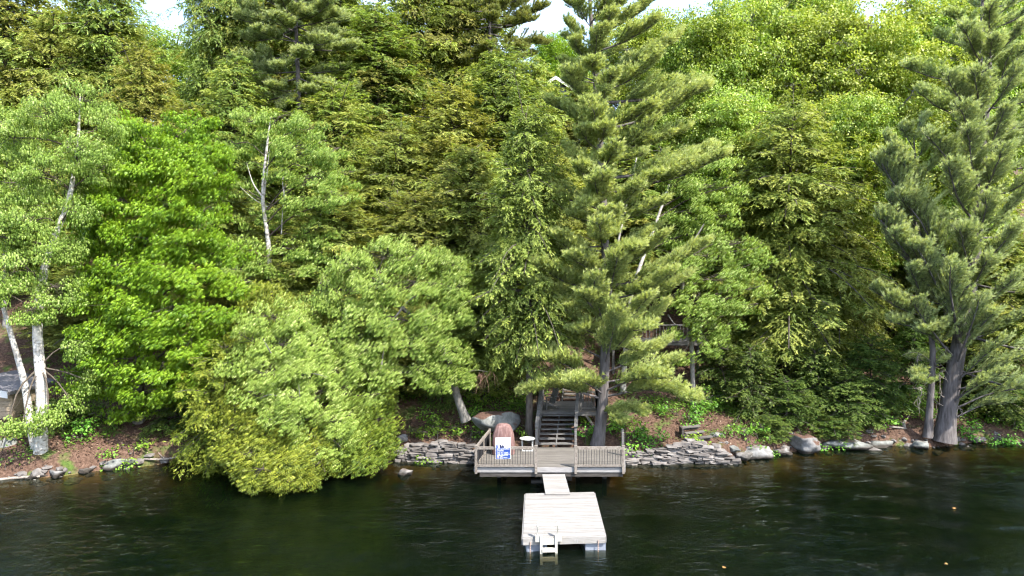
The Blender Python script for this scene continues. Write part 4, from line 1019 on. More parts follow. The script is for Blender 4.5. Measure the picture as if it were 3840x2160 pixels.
def broadleaf_tree(seed, name, label, trunk_ctrl, r0, lobes, mat, bark, cat='tree', group=None, extra=None, twin=None, fill=1, lobe_k=(.96, .82), **kw):
    """world-space broadleaf; lobes as (px, py, D, rx_px, rz_px, ry_m)"""
    base = np.array(trunk_ctrl[0], float)
    lb = []
    for (px, py, D, rx, rz, ry) in lobes:
        lb.append((W3(px, py, D) - base, (rx * lobe_k[0] / F * D, ry * lobe_k[0], rz * lobe_k[1] / F * D)))
    tr, wood, cr = broadleaf(seed, np.array(trunk_ctrl) - base, r0, lb, **kw)
    r = empty(name, tuple(base)); tag(r, label, cat, group)
    link('trunk', np_mesh('trunk', tr[0], [tr[1]], M[bark], smooth=True), r)
    if twin:
        p = curve_pts(np.array(twin[0]) - base, 16); t2 = tubes(p[None], flare(16, twin[1], .03, .25)[None], 10)
        link('trunk', np_mesh('trunk', t2[0], [t2[1]], M[bark], smooth=True), r)
    link('branches', np_mesh('branches', wood[0], [wood[1]], M['twig'], smooth=True), r)
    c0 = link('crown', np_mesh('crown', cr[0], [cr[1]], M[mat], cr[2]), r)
    for k in range(fill):      # further leaf sprays in the same crown
        c1 = link('crown', c0.data, r); c1.rotation_euler = (0, 0, (.010, -.012)[k]); c1.location = ((.03, -.05, .05), (-.04, .03, -.04))[k]
    if extra:
        pp = np.array([curve_pts(np.array(e) - base, 8) for e, _ in extra]); rr = np.array([np.linspace(a, .006, 8) for _, a in extra])
        w2 = tubes(pp, rr, 5); link('limbs', np_mesh('limbs', w2[0], [w2[1]], M[bark], smooth=True), r)
    return r
# ------------------------------------------------------------------ shared conifer and oak meshes for the hillside
HV = [hemlock(101 + k, R=(3.3, 3.7, 3.0, 3.5)[k], nb=(200, 205, 195, 215)[k], t0=(.05, .08, .04, .10)[k]) for k in range(4)]
HR = (3.3, 3.7, 3.0, 3.5)
HS = [hemlock(131 + k, H=5.0, R=1.75, nb=70, t0=.05, leaf=(.13, .045), r0=.05, twig_d=11, tip_d=24) for k in range(2)]
def crown_copy(me, mat):
    key = me.name + mat
    if key not in _cc:
        c = me.copy(); c.materials.clear(); c.materials.append(M[mat]); _cc[key] = c
    return _cc[key]
_cc = {}
def place_variant(meshes, name, label, px, D, ytop, half_px, H0, R0, mat, cat='hemlock', group='hemlocks on the hillside', rz=0.0, zoff=-.15, lean=(0, 0), fill=0):
    X = PX(px, D); zb = float(zg(X, D)) + zoff
    H = PZ(ytop, D) - zb; sxy = half_px / F * D / R0
    r = empty(name, (X, D, zb), rz); r.scale = (sxy, sxy, H / H0); r.rotation_euler = (lean[0], lean[1], rz)
    tag(r, label, cat, group)
    for nm, me in zip(('trunk', 'branches', 'crown'), meshes):
        link(nm, crown_copy(me, mat) if nm == 'crown' else me, r)
    if fill:      # a second tier of boughs between the first ones
        for k in range(fill):
            o2 = link('crown', crown_copy(meshes[2], mat), r); o2.rotation_euler = (0, 0, 2.2 + 1.9 * k); o2.scale = (.96 - .1 * k, 1.02 - .1 * k, .985 - .02 * k)
    return r

hem = [  # px, D, ytop, half width px, variant, label
 (40, 47, -260, 230, 0, 'olive hemlock in the top left corner, left of the leftmost sky gap'),
 (215, 46, 45, 150, 1, 'olive hemlock under the leftmost sky gap, behind the white birch crown'),
 (400, 47, -230, 175, 2, 'tallest olive hemlock just left of the wedge of sky, above the bright maple'),
 (580, 44, 190, 150, 3, 'hemlock whose top fills the bottom of the wedge of sky at upper left'),
 (835, 52, -330, 150, 1, 'tall hemlock on the right side of the wedge of sky'),
 (880, 45, 220, 160, 2, 'yellowish hemlock left of the upper white pine, above the slender birch'),
 (700, 43, 400, 190, 0, 'hemlock between the bright maple top and the slender birch crown'),
 (830, 40, 700, 170, 3, 'shaded hemlock in the gap between the maple and the slender birch trunk'),
 (1010, 58, -330, 230, 0, 'hemlock behind the upper white pine trunk'),
 (1250, 45, 330, 190, 3, 'hemlock right of the upper white pine, behind the slender birch'),
 (1420, 50, 40, 210, 2, 'hemlock standing in front of the light green round treetop'),
 (1480, 43, 480, 190, 1, 'hemlock above the silvery leaning birch, midway up the hillside'),
 (1600, 54, -330, 210, 3, 'tall hemlock left of the red pine, reaching past the top'),
 (1690, 44, 330, 200, 0, 'hemlock below the red pine, left of the cottage'),
 (1870, 47, 180, 200, 2, 'hemlock below and in front of the red pine trunk'),
 (1975, 50, 225, 150, 1, 'hemlock just left of the blue grey cottage gable'),
 (1250, 39, 700, 190, 2, 'hemlock right of the slender birch, above the silvery birches'),
 (1560, 38, 740, 200, 3, 'hemlock directly above the silvery leaning birch crown'),
 (1760, 38.5, 560, 200, 0, 'hemlock with pale boughs left of the big trunk beside the stairs'),
 (1060, 37.5, 930, 150, 1, 'small hemlock behind the foot of the slender birch'),
 (2080, 42, 560, 170, 3, 'dark hemlock directly behind the left side of the tall pine'),
 (2330, 44, 520, 190, 2, 'dark hemlock behind the middle of the tall pine, in its shade'),
 (2960, 38.5, 390, 240, 1, 'broad olive hemlock between the oaks and the saplings, right of the birches'),
 (2790, 41, 500, 170, 2, 'hemlock behind the light green birch crown, right of the tall pine'),
 (3130, 40, 620, 190, 3, 'hemlock left of the slender pine, with boughs over the rock outcrop'),
 (2950, 58, -260, 260, 0, 'distant hemlock rising behind the bright oaks'),
 (3330, 44, 560, 200, 2, 'dark hemlock behind the slender pine crown'),
 (3620, 42, 700, 240, 1, 'hemlock in deep shade behind the thick pine trunk'),
 (3780, 38.5, 900, 200, 0, 'low hemlock at the edge of the frame behind the thick pine'),
 (600, 39, 900, 170, 1, 'hemlock mostly hidden behind the lower maple crown'),
 (60, 41, 800, 190, 3, 'hemlock behind the double-stemmed white birch'),
 (330, 37, 1000, 200, 2, 'hemlock in shade behind the maple and the tan shed'),
 (1390, 36, 1080, 170, 0, 'shaded hemlock between the two silvery birches'),
 (1830, 36.2, 1010, 160, 2, 'shaded hemlock behind the dead hanging branch'),
 (2050, 53, 335, 130, 0, 'hemlock in front of the cottage wall, just below its gable'),
 (2190, 51, 300, 130, 2, 'hemlock between the cottage and the tall pine trunk'),
 (1250, 55, -250, 210, 1, 'tall hemlock between the upper white pine and the light green treetop'),
 (1740, 57, -260, 190, 0, 'tall hemlock right behind the red pine'),
 (2500, 50, 300, 190, 3, 'hemlock behind the wind-swept right boughs of the tall pine'),
]
rg = np.random.default_rng(9)
for i, (px, D, yt, hw, v, lab) in enumerate(hem):
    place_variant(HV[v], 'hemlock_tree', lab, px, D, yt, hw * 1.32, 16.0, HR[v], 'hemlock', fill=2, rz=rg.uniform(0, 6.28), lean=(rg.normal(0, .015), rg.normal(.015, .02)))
# the hemlock with the tall bare trunk beside the stairs
hb = hemlock(171, H=17.5, R=3.0, nb=180, t0=.27, r0=.20)
place_variant(hb, 'hemlock_tree', 'hemlock with a tall bare grey trunk standing just left of the stairs', 1985, 31.9, 420, 215, 17.5, 3.0, 'hemlock', fill=2, rz=1.0, lean=(0, -.012))
# saplings
sap = [
 (2815, 34.6, 1300, 130, 0, 'young hemlock with a pointed top on the shaded slope, above the sunny bank'),
 (2950, 34.2, 1430, 120, 1, 'young hemlock directly above the litter-capped shore boulder'),
 (3060, 35.4, 1310, 150, 0, 'young hemlock in deep shade below the rock outcrop'),
 (3170, 34.6, 1400, 140, 1, 'young hemlock drooping over the long shaded waterline slab'),
 (3270, 35.8, 1270, 150, 0, 'young hemlock left of the slender pine trunk'),
 (2700, 36.2, 1260, 120, 1, 'young hemlock under the light green birch, on brown litter'),
 (2890, 33.2, 1560, 90, 0, 'lowest young hemlock, spreading just above the bright ledge'),
 (3120, 33.9, 1560, 100, 1, 'small hemlock touching the long waterline slab'),
 (3700, 36.2, 1330, 160, 1, 'young hemlock right of the thick pine trunk'),
 (3820, 35.6, 1450, 120, 0, 'young hemlock at the shore in the far corner beyond the thick pine'),
 (230, 31.2, 1500, 90, 0, 'young hemlock just right of the white birch trunk, near the water'),
 (655, 32.4, 1430, 130, 1, 'young hemlock behind the cedars, above the fallen branch'),
 (1650, 35.2, 1240, 110, 0, 'young hemlock in the shade behind the leaning birch trunk'),
 (3420, 36.8, 1230, 130, 1, 'young hemlock between the slender pine and the thick pine'),
]
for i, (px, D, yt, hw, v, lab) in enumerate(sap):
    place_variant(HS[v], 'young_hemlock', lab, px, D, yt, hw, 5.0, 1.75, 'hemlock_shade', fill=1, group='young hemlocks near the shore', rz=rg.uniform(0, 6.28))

# ------------------------------------------------------------------ oaks and other round crowns up the hill (shared meshes)
def crown_variant(seed, H, R, n, leaf, tlean=.0, **kw):
    rng = np.random.default_rng(seed)
    tc_ = [(0, 0, 0), (.1 + tlean * .3, .05, H * .3), (tlean * .7, -.1, H * .6), (tlean, .1, H * .93)]
    lobes = []
    for k in range(n):
        f = (k + .5) / n; z = H * (.40 + .58 * f); rr = R * math.sqrt(max(.05, 1 - ((f - .38) / .68) ** 2)) * rng.uniform(.45, .85)
        az = k * 2.39996 + rng.normal(0, .3)
        s = R * rng.uniform(.30, .46)
        lobes.append(((rr * math.cos(az) + tlean * f, rr * math.sin(az), z), (s, s, s * rng.uniform(.5, .75))))
    tr, wood, cr = broadleaf(seed, tc_, .16, lobes, leaf=leaf, **kw)
    return tr, wood, cr
def mk(v, bark, mat=None):
    tr, wood, cr = v
    return (np_mesh('trunk', tr[0], [tr[1]], M[bark], smooth=True), np_mesh('branches', wood[0], [wood[1]], M[bark], smooth=True), np_mesh('crown', cr[0], [cr[1]], None, cr[2]))
OV = [mk(crown_variant(301 + k, 12, 3.6, 30, (.135, .105), tlean=(.5, -.6, .2)[k], nclump=14, nleaf=66, csize=.36, flat=.45, hang=.35, pale=.16, upn=.8, core=.45), 'bark_grey') for k in range(3)]
BV = [mk(crown_variant(321 + k, 13, 3.0, 30, (.12, .095), tlean=(.4, -.3)[k], nclump=14, nleaf=64, csize=.34, flat=.55, hang=.5, pale=.05, core=.4), 'bark_grey') for k in range(2)]
oaks = [
 (2660, 47, 20, 230, 0, 'oak', 'wind-tossed bright oak just right of the tall pine top, with bare forked limbs'),
 (2840, 49, 10, 220, 1, 'oak', 'bright oak in the middle of the upper right group of oaks'),
 (2740, 43, 330, 200, 2, 'oak', 'smaller oak with crooked grey limbs below the wind-tossed oaks'),
 (3080, 47, 40, 250, 0, 'oak', 'yellow green oak left of the oak with the bare twisted trunk'),
 (3290, 45, 60, 250, 1, 'oak', 'oak with pale flipped leaves and a bare twisted trunk near the right pines'),
 (3200, 41, 330, 220, 2, 'oak', 'lower bright oak above the slender pine'),
 (3480, 50, -30, 230, 0, 'oak', 'pale oak behind the upper right pine'),
 (2420, 54, 60, 190, 1, 'oak', 'oak behind the right side of the tall pine top'),
 (2560, 45, 330, 180, 2, 'oak', 'oak behind the wind-swept boughs of the tall pine'),
 (3050, 55, -60, 220, 2, 'oak', 'oak at the very top, behind the distant hemlock'),
 (3700, 52, -60, 240, 1, 'oak', 'oak filling the upper right corner behind the pines'),
 (1385, 60, 40, 210, 0, 'maple', 'light green round treetop against the sky between the white pine and the red pine'),
 (2075, 64, 120, 110, 1, 'maple', 'dark green small treetop in the sky gap above the cottage'),
 (2165, 66, 165, 110, 0, 'birch', 'pale treetop against the sky gap, right of the dark small treetop'),
 (1180, 66, 20, 190, 0, 'maple', 'bright treetop far behind the upper white pine'),
 (300, 62, 60, 240, 1, 'oak', 'far treetop low in the leftmost sky gap'),
 (635, 66, 110, 200, 0, 'birch', 'far pale treetop at the bottom of the wedge of sky'),
 (3560, 40, 380, 200, 0, 'oak', 'oak foliage in the gap between the right pines'),
 (20, 38, 380, 140, 1, 'birch', 'birch at the left edge of the frame behind the double birch'),
]
for i, (px, D, yt, hw, v, mat, lab) in enumerate(oaks):
    far = mat in ('maple', 'birch'); vs_ = BV[v % 2] if far else OV[v]
    place_variant(vs_, {'oak': 'oak_tree', 'maple': 'maple_tree', 'birch': 'birch_tree'}[mat], lab, px, D, yt, hw, 13.2 if far else 12.3, 3.0 if far else 3.6, mat, fill=2, cat={'oak': 'oak', 'maple': 'maple', 'birch': 'birch'}[mat], group='leafy trees up the hillside', rz=rg.uniform(0, 6.28))

# ------------------------------------------------------------------ hero broadleaf trees
def G(px, D, dz=-.1):
    X = PX(px, D); return np.array([X, D, float(zg(X, D)) + dz])
# double-stemmed white birch at the left
D = 29.6
b = W3(150, 1760, D)
broadleaf_tree(401, 'birch_tree', 'double-stemmed white birch at the water edge in front of the tan shed', [b, W3(158, 1500, D), W3(140, 1200, D + .3), W3(180, 960, D + .6), W3(255, 760, D + .8), W3(290, 560, D + 1), W3(300, 360, D + 1)], .26,
 [(300, 370, 30.8, 110, 80, 1.1), (190, 430, 30.2, 110, 80, 1.2), (400, 470, 31, 70, 70, .9), (80, 520, 30.5, 90, 90, 1.2), (300, 560, 29.9, 110, 80, 1.1), (180, 650, 29.8, 100, 80, 1.2), (60, 690, 29.6, 90, 80, 1.2), (380, 640, 31, 80, 80, 1),
  (120, 830, 29.4, 110, 80, 1.2), (270, 790, 29.6, 80, 70, 1), (10, 880, 29.2, 100, 80, 1.2), (220, 930, 30, 90, 70, 1), (80, 1000, 29, 120, 80, 1.2), (210, 1080, 29.6, 80, 70, .9), (10, 1090, 29, 90, 70, 1.1), (120, 1160, 28.8, 110, 60, 1.0), 
  (275, 1290, 29.8, 50, 45, .6), (310, 1420, 30.0, 50, 45, .5), (265, 1520, 29.8, 40, 40, .5), (90, 1570, 28.6, 110, 45, .7), (20, 1610, 28.6, 60, 40, .6), (180, 1580, 28.9, 60, 40, .5), (260, 700, 31.2, 120, 120, 1)],
 'birch', 'bark_birch', cat='birch', twin=([b + (-.12, .15, 0), W3(120, 1620, D + .1), W3(90, 1430, D + .2), W3(40, 1250, D + .3), W3(-10, 1060, D + .5), W3(-30, 850, D + .7)], .20),
 fill=1, leaf=(.078, .060), nclump=21, nleaf=99, csize=0.30, flat=.6, hang=.75, pale=.07, limb_r=.05, wind=(.14, -.03, 0))
# bright maple
D = 32.6
b = G(520, D)
rng = np.random.default_rng(44); lob = []
for (px, py, dd, rx, rz) in ((720, 470, .8, 90, 45), (560, 520, .5, 100, 50), (470, 480, .9, 60, 40), (640, 570, 0, 110, 50), (770, 580, .3, 80, 45), (430, 600, .3, 90, 50), (540, 650, -.5, 110, 50), (690, 670, -.4, 110, 50), (380, 700, 0, 80, 50), (800, 690, .4, 60, 40), (470, 760, -.8, 110, 50), (620, 780, -1, 120, 50), (740, 800, -.4, 90, 50), (340, 820, -.2, 80, 50),
   (420, 880, -1, 100, 50), (560, 900, -1.3, 120, 50), (700, 920, -1, 110, 50), (820, 940, -.2, 70, 45), (330, 960, -.6, 80, 50), (460, 1010, -1.5, 110, 50), (610, 1040, -1.6, 120, 50), (760, 1060, -1, 100, 50), (870, 1080, -.3, 60, 40), (340, 1100, -.8, 80, 45), (480, 1140, -1.8, 110, 50), (640, 1170, -1.8, 120, 50), (790, 1190, -1.2, 90, 45),
   (390, 1230, -1.4, 100, 45), (530, 1270, -2, 110, 45), (680, 1290, -1.8, 110, 45), (810, 1310, -1.0, 70, 40), (320, 1320, -1, 80, 40), (450, 1360, -1.8, 110, 40), (600, 1390, -1.9, 110, 40), (740, 1400, -1.2, 80, 40), (390, 1450, -1.4, 90, 35), (540, 1480, -1.6, 90, 35), (660, 1470, -1.2, 70, 35), (290, 1430, -.8, 60, 35), (480, 1540, -1.0, 70, 30)):
    lob.append((px, py, D + dd, rx * 1.05, rz * 1.1, rx / F * D * 1.0))
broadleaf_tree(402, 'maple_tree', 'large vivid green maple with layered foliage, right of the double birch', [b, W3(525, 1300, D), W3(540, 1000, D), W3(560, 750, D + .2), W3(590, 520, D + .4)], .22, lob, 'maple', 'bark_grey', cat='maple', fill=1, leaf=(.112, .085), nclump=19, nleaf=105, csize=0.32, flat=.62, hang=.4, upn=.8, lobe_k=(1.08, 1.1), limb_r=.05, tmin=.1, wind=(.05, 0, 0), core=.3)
# slender birch
D = 37.0
b = G(1015, D)
broadleaf_tree(403, 'birch_tree', 'slender birch with a pale forked trunk above the cedars, crown blown to the right', [b, W3(1012, 1060, D), W3(1005, 900, D), W3(985, 740, D), W3(1000, 560, D), W3(1015, 440, D)], .17,
 [(930, 450, 37, 80, 50, 1.1), (1050, 440, 37, 90, 50, 1.1), (1150, 480, 37, 70, 50, 1), (880, 540, 37, 60, 50, 1), (1100, 560, 36.4, 110, 55, 1.1), (1220, 580, 37, 80, 55, 1.1), (980, 540, 37.6, 90, 60, 1), (1280, 660, 37, 60, 50, 1), (1170, 670, 36.4, 100, 50, 1.1), (1060, 660, 36.6, 70, 45, .9), (1250, 750, 36.6, 70, 40, .9), (1130, 760, 36.2, 80, 35, .9), (1000, 820, 37.6, 90, 50, .8), (1180, 860, 36.8, 70, 40, .8), (900, 700, 38, 60, 50, .7), (1080, 930, 36.4, 100, 45, .9), (1210, 940, 36.6, 60, 40, .8), (890, 930, 36.2, 90, 50, .9), (980, 1000, 36, 70, 40, .7), (830, 1010, 36, 60, 45, .7), (1150, 1010, 36.4, 70, 35, .8), (910, 1050, 35.8, 70, 40, .7)],
 'birch', 'bark_birch', cat='birch', fill=1, leaf=(.09, .07), nclump=18, nleaf=96, csize=0.32, flat=.55, hang=.6, pale=.07, wind=(.25, -.05, 0), limb_r=.04,
 extra=[([W3(990, 745, D), W3(950, 690, D - .1), W3(925, 610, D - .2)], .06), ([W3(990, 730, D - .05), W3(1000, 660, D - .1), W3(1010, 560, D - .1)], .07), ([W3(1010, 780, D), W3(950, 745, D), W3(900, 700, D)], .03), ([W3(1070, 760, D - .3), W3(1060, 690, D - .4), W3(1065, 640, D - .4)], .04), ([W3(1055, 880, D - .2), W3(1060, 790, D - .3), W3(1070, 690, D - .4)], .04)])
# silvery birch leaning left over the wall
b = W3(1748, 1578, 32.2)
broadleaf_tree(404, 'birch_tree', 'silvery leaning birch left of the lichen boulder, its trunk bent toward the cedars', [b, W3(1712, 1480, 32.1), W3(1690, 1380, 31.8), W3(1640, 1270, 31.4), W3(1540, 1180, 31.0), W3(1450, 1100, 30.9), W3(1400, 980, 31)], .20,
 [(1440, 950, 31, 110, 60, 1), (1320, 1000, 31, 90, 70, 1), (1560, 960, 31, 90, 55, 1), (1680, 990, 31.2, 80, 50, .9), (1250, 1090, 31.3, 80, 80, 1), (1400, 1080, 30.5, 110, 65, 1), (1540, 1070, 30.5, 110, 60, 1), (1690, 1080, 31, 80, 55, .9), (1330, 1190, 30.4, 90, 65, 1), (1470, 1190, 30.2, 100, 60, 1), (1610, 1180, 30.4, 90, 55, .9), (1710, 1170, 31, 60, 50, .8), (1270, 1270, 30.6, 70, 60, .8), (1400, 1300, 30, 80, 60, .9), (1540, 1290, 30.2, 80, 55, .8), (1650, 1280, 30.6, 70, 50, .8), (1690, 1350, 30.8, 60, 50, .7), (1590, 1390, 30.4, 60, 45, .7), (1460, 1400, 29.9, 60, 50, .7), (1740, 1400, 31.2, 40, 45, .5), (1360, 1400, 30, 60, 50, .7), (1650, 1430, 30.7, 40, 40, .5)],
 'birch', 'bark_grey', cat='birch', fill=1, leaf=(.074, .058), nclump=27, nleaf=102, csize=0.28, flat=.7, hang=.95, pale=.07, lobe_k=(1.12, 1.0), wind=(.16, -.03, 0), limb_r=.045,
 extra=[([W3(1490, 1180, 30.2), W3(1530, 1130, 30.0), W3(1600, 1085, 29.9)], .05), ([W3(1450, 1240, 30), W3(1480, 1190, 29.8), W3(1520, 1150, 29.8)], .03), ([W3(1425, 1420, 29.8), W3(1432, 1360, 29.6), W3(1440, 1300, 29.7)], .06), ([W3(1700, 1440, 31.5), W3(1770, 1390, 31.0), W3(1830, 1395, 30.8)], .03)])
r = [o for o in col.objects if o.get('label', '').startswith('silvery leaning birch')][0]
rng = np.random.default_rng(8); pp = []
for k in range(22):
    s0 = np.array([PX(1790 + rng.uniform(0, 60), 30.9), 30.9 + rng.normal(0, .12), PZ(1398 + rng.uniform(-6, 10), 30.9)]) - b
    ln = rng.uniform(.25, 1.0); sp_ = rng.normal(0, .32, 2)
    pp.append(curve_pts([s0, s0 + (sp_[0] * .6, sp_[1] * .6, -ln * .4), s0 + (sp_[0] + rng.normal(0, .05), sp_[1], -ln)], 7))
dw = tubes(np.array(pp), np.broadcast_to(np.linspace(.008, .003, 7), (len(pp), 7)), 4)
o = link('dead_twigs', np_mesh('dead_twigs', dw[0], [dw[1]], M['dead_red']), r); o['label'] = 'reddish dead twigs hanging from a bare limb'
# drooping birch over the cedars
b = G(1120, 31.6)
broadleaf_tree(405, 'birch_tree', 'silvery drooping birch leaning over the water in front of the cedars', [b, W3(1130, 1540, 31), W3(1140, 1400, 30.2), W3(1120, 1280, 29.8), W3(1080, 1180, 29.8)], .14,
 [(1010, 1190, 29.8, 90, 55, .9), (1120, 1200, 29.8, 90, 55, .9), (940, 1270, 29.6, 90, 60, .9), (1060, 1290, 29.2, 100, 60, .9), (1190, 1290, 29.5, 90, 60, .9), (900, 1370, 29.4, 70, 60, .8), (1010, 1390, 28.9, 100, 60, .9), (1140, 1390, 28.9, 100, 60, .9), (1250, 1390, 29.3, 70, 60, .8), (960, 1470, 28.7, 80, 50, .8), (1080, 1490, 28.4, 100, 55, .8), (1200, 1480, 28.7, 90, 55, .8), (1290, 1470, 29.2, 60, 50, .7), (1130, 1580, 28.2, 90, 50, .8), (1240, 1570, 28.4, 80, 50, .7), (1040, 1570, 28.2, 70, 45, .7), (1180, 1660, 28.0, 80, 45, .6), (1290, 1580, 28.7, 50, 45, .6), (1260, 1660, 28.2, 60, 40, .5), (1200, 1730, 27.8, 50, 30, .5), (1330, 1350, 29.6, 60, 70, .8), (1370, 1480, 29.6, 50, 60, .6)],
 'birch', 'bark_grey', cat='birch', fill=1, leaf=(.072, .056), nclump=27, nleaf=102, csize=0.27, flat=.7, hang=.95, pale=.08, lobe_k=(1.12, 1.0), wind=(.16, -.03, 0), limb_r=.04,
 extra=[([W3(1140, 1430, 29), W3(1130, 1390, 28.4), W3(1140, 1350, 28.3)], .04), ([W3(1130, 1410, 28.7), W3(1170, 1400, 28.2), W3(1230, 1415, 28)], .03), ([W3(1060, 1490, 28.3), W3(1010, 1480, 28), W3(975, 1495, 27.9)], .025), ([W3(1020, 1330, 28.9), W3(1000, 1295, 28.7), W3(985, 1270, 28.7)], .03), ([W3(1125, 1560, 28.6), W3(1125, 1500, 28), W3(1120, 1440, 28)], .035)])
# birch group right of the tall pine: two leaning white trunks, light crown
D = 36.0
b = G(2335, D)
broadleaf_tree(406, 'birch_tree', 'white birch leaning right behind the tall pine, light green crown beside it', [b, W3(2360, 1150, D), W3(2400, 1000, D), W3(2455, 850, D + .2), W3(2500, 720, D + .4), W3(2540, 600, D + .6)], .13,
 [(2590, 600, 36.5, 90, 50, 1), (2690, 620, 36.5, 80, 50, 1), (2540, 690, 36.4, 80, 55, 1), (2650, 710, 36, 110, 55, 1), (2740, 700, 36.4, 50, 55, .9), (2580, 800, 36, 100, 50, 1), (2700, 810, 35.8, 70, 55, .9), (2500, 620, 37, 70, 60, .9), (2640, 880, 35.8, 90, 45, .9), (2540, 900, 36.2, 70, 45, .8)],
 'birch', 'bark_birch', cat='birch', fill=1, leaf=(.09, .07), nclump=18, nleaf=92, csize=0.30, flat=.6, hang=.7, pale=.06, wind=(.15, -.03, 0), limb_r=.04,
 twin=([b + (-.9, .3, 0), W3(2285, 1130, D), W3(2310, 950, D), W3(2350, 760, D), W3(2390, 580, D)], .09))
D = 34.5
b = G(2600, D)
broadleaf_tree(407, 'birch_tree', 'light green birch on the slope right of the tall pine, above the sunny bank', [b, W3(2590, 1250, D), W3(2560, 1100, D), W3(2580, 950, D), W3(2640, 840, D)], .12,
 [(2740, 920, 34.5, 90, 45, .9), (2830, 940, 34.6, 60, 45, .8), (2650, 960, 34.3, 80, 50, .9), (2780, 1000, 34.2, 90, 45, .9), (2580, 1010, 34.2, 70, 55, .9), (2690, 1050, 33.9, 100, 45, .9), (2810, 1080, 34.2, 70, 45, .8), (2600, 1110, 33.8, 90, 50, .9), (2720, 1130, 33.7, 90, 45, .9), (2530, 1120, 34, 50, 50, .7), (2800, 1160, 34, 60, 40, .7), (2640, 1190, 33.6, 80, 50, .8), (2720, 1220, 33.6, 60, 40, .7), (2560, 1230, 33.7, 60, 50, .7), (2650, 1280, 33.5, 60, 45, .7), (2560, 1320, 33.5, 40, 45, .6), (2700, 1300, 33.7, 40, 35, .5)],
 'birch', 'bark_grey', cat='birch', fill=1, leaf=(.092, .072), nclump=18, nleaf=89, csize=0.30, flat=.6, hang=.75, pale=.08, wind=(.1, -.03, 0), limb_r=.04,
 extra=[([W3(2505, 1180, 33.8), W3(2530, 1215, 33.4), W3(2555, 1220, 33.2)], .035)])

# ------------------------------------------------------------------ cedars hanging over the water
def cedar(seed, label, base, top, lobes, r0=.14):
    return broadleaf_tree(seed, 'cedar_tree', label, [base, base * .65 + top * .35, base * .3 + top * .7, top], r0, lobes, 'cedar', 'bark_hem', cat='cedar', group='cedars hanging over the water', fill=1, leaf=(.105, .045), nclump=46, nleaf=94, csize=.27, flat=.9, hang=.30, out=1.0, upn=.35, tnoise=.2, core=.35, lobe_k=(.92, .85), tmin=.03, wind=(.03, 0, .08), limb_r=.03)
cedar(501, 'cedar with a rounded skirt of foliage reaching lowest over the water', G(1060, 31.2), W3(1000, 1330, 30.4),
 [(1000, 1400, 30.2, 90, 90, .8), (960, 1510, 29.6, 110, 80, .9), (1090, 1540, 29.2, 100, 80, .9), (900, 1600, 29.0, 110, 75, .9), (1030, 1640, 28.4, 120, 75, .9), (1150, 1650, 28.4, 90, 75, .8), (950, 1710, 27.8, 120, 70, .9), (1080, 1740, 27.4, 120, 60, .8), (990, 1780, 27.0, 110, 50, .7), (1090, 1800, 27.0, 80, 40, .6), (1180, 1740, 27.6, 60, 50, .6), (880, 1680, 28.4, 80, 60, .7), (1040, 1815, 26.9, 60, 30, .5)])
cedar(502, 'dense cedar with drooping green foliage next to the left stone wall', G(1390, 31.9), W3(1360, 1300, 31.2),
 [(1360, 1370, 31.2, 70, 80, .7), (1340, 1470, 30.7, 90, 80, .8), (1420, 1500, 30.8, 60, 80, .7), (1310, 1580, 29.8, 90, 80, .8), (1410, 1590, 30.2, 75, 80, .8), (1290, 1680, 29.0, 80, 70, .8), (1390, 1680, 29.4, 85, 70, .8), (1340, 1730, 28.8, 90, 45, .7), (1440, 1650, 29.8, 45, 70, .6), (1260, 1720, 28.8, 50, 45, .6)])
cedar(503, 'yellowish cedar top rising behind the drooping birch', G(1030, 32.4), W3(1020, 1080, 32.2),
 [(1020, 1110, 32.2, 60, 50, .7), (980, 1170, 32, 80, 60, .8), (1080, 1180, 32, 70, 60, .8), (930, 1250, 31.8, 80, 70, .8), (1060, 1270, 31.6, 80, 70, .8), (880, 1340, 31.6, 80, 70, .8), (1180, 1180, 32.2, 60, 60, .7)])
# hemlock boughs left of the cedars, reaching over the water
hv = hemlock(181, H=7.5, R=3.0, nb=130, t0=.03, leaf=(.14, .05), r0=.09, twig_d=11, tip_d=20)
place_variant(hv, 'hemlock_tree', 'low hemlock with long boughs reaching over the water left of the cedars', 850, 30.6, 1290, 215, 7.5, 3.0, 'cedar', fill=1, rz=.4, group='hemlocks on the hillside')
pine_low = None

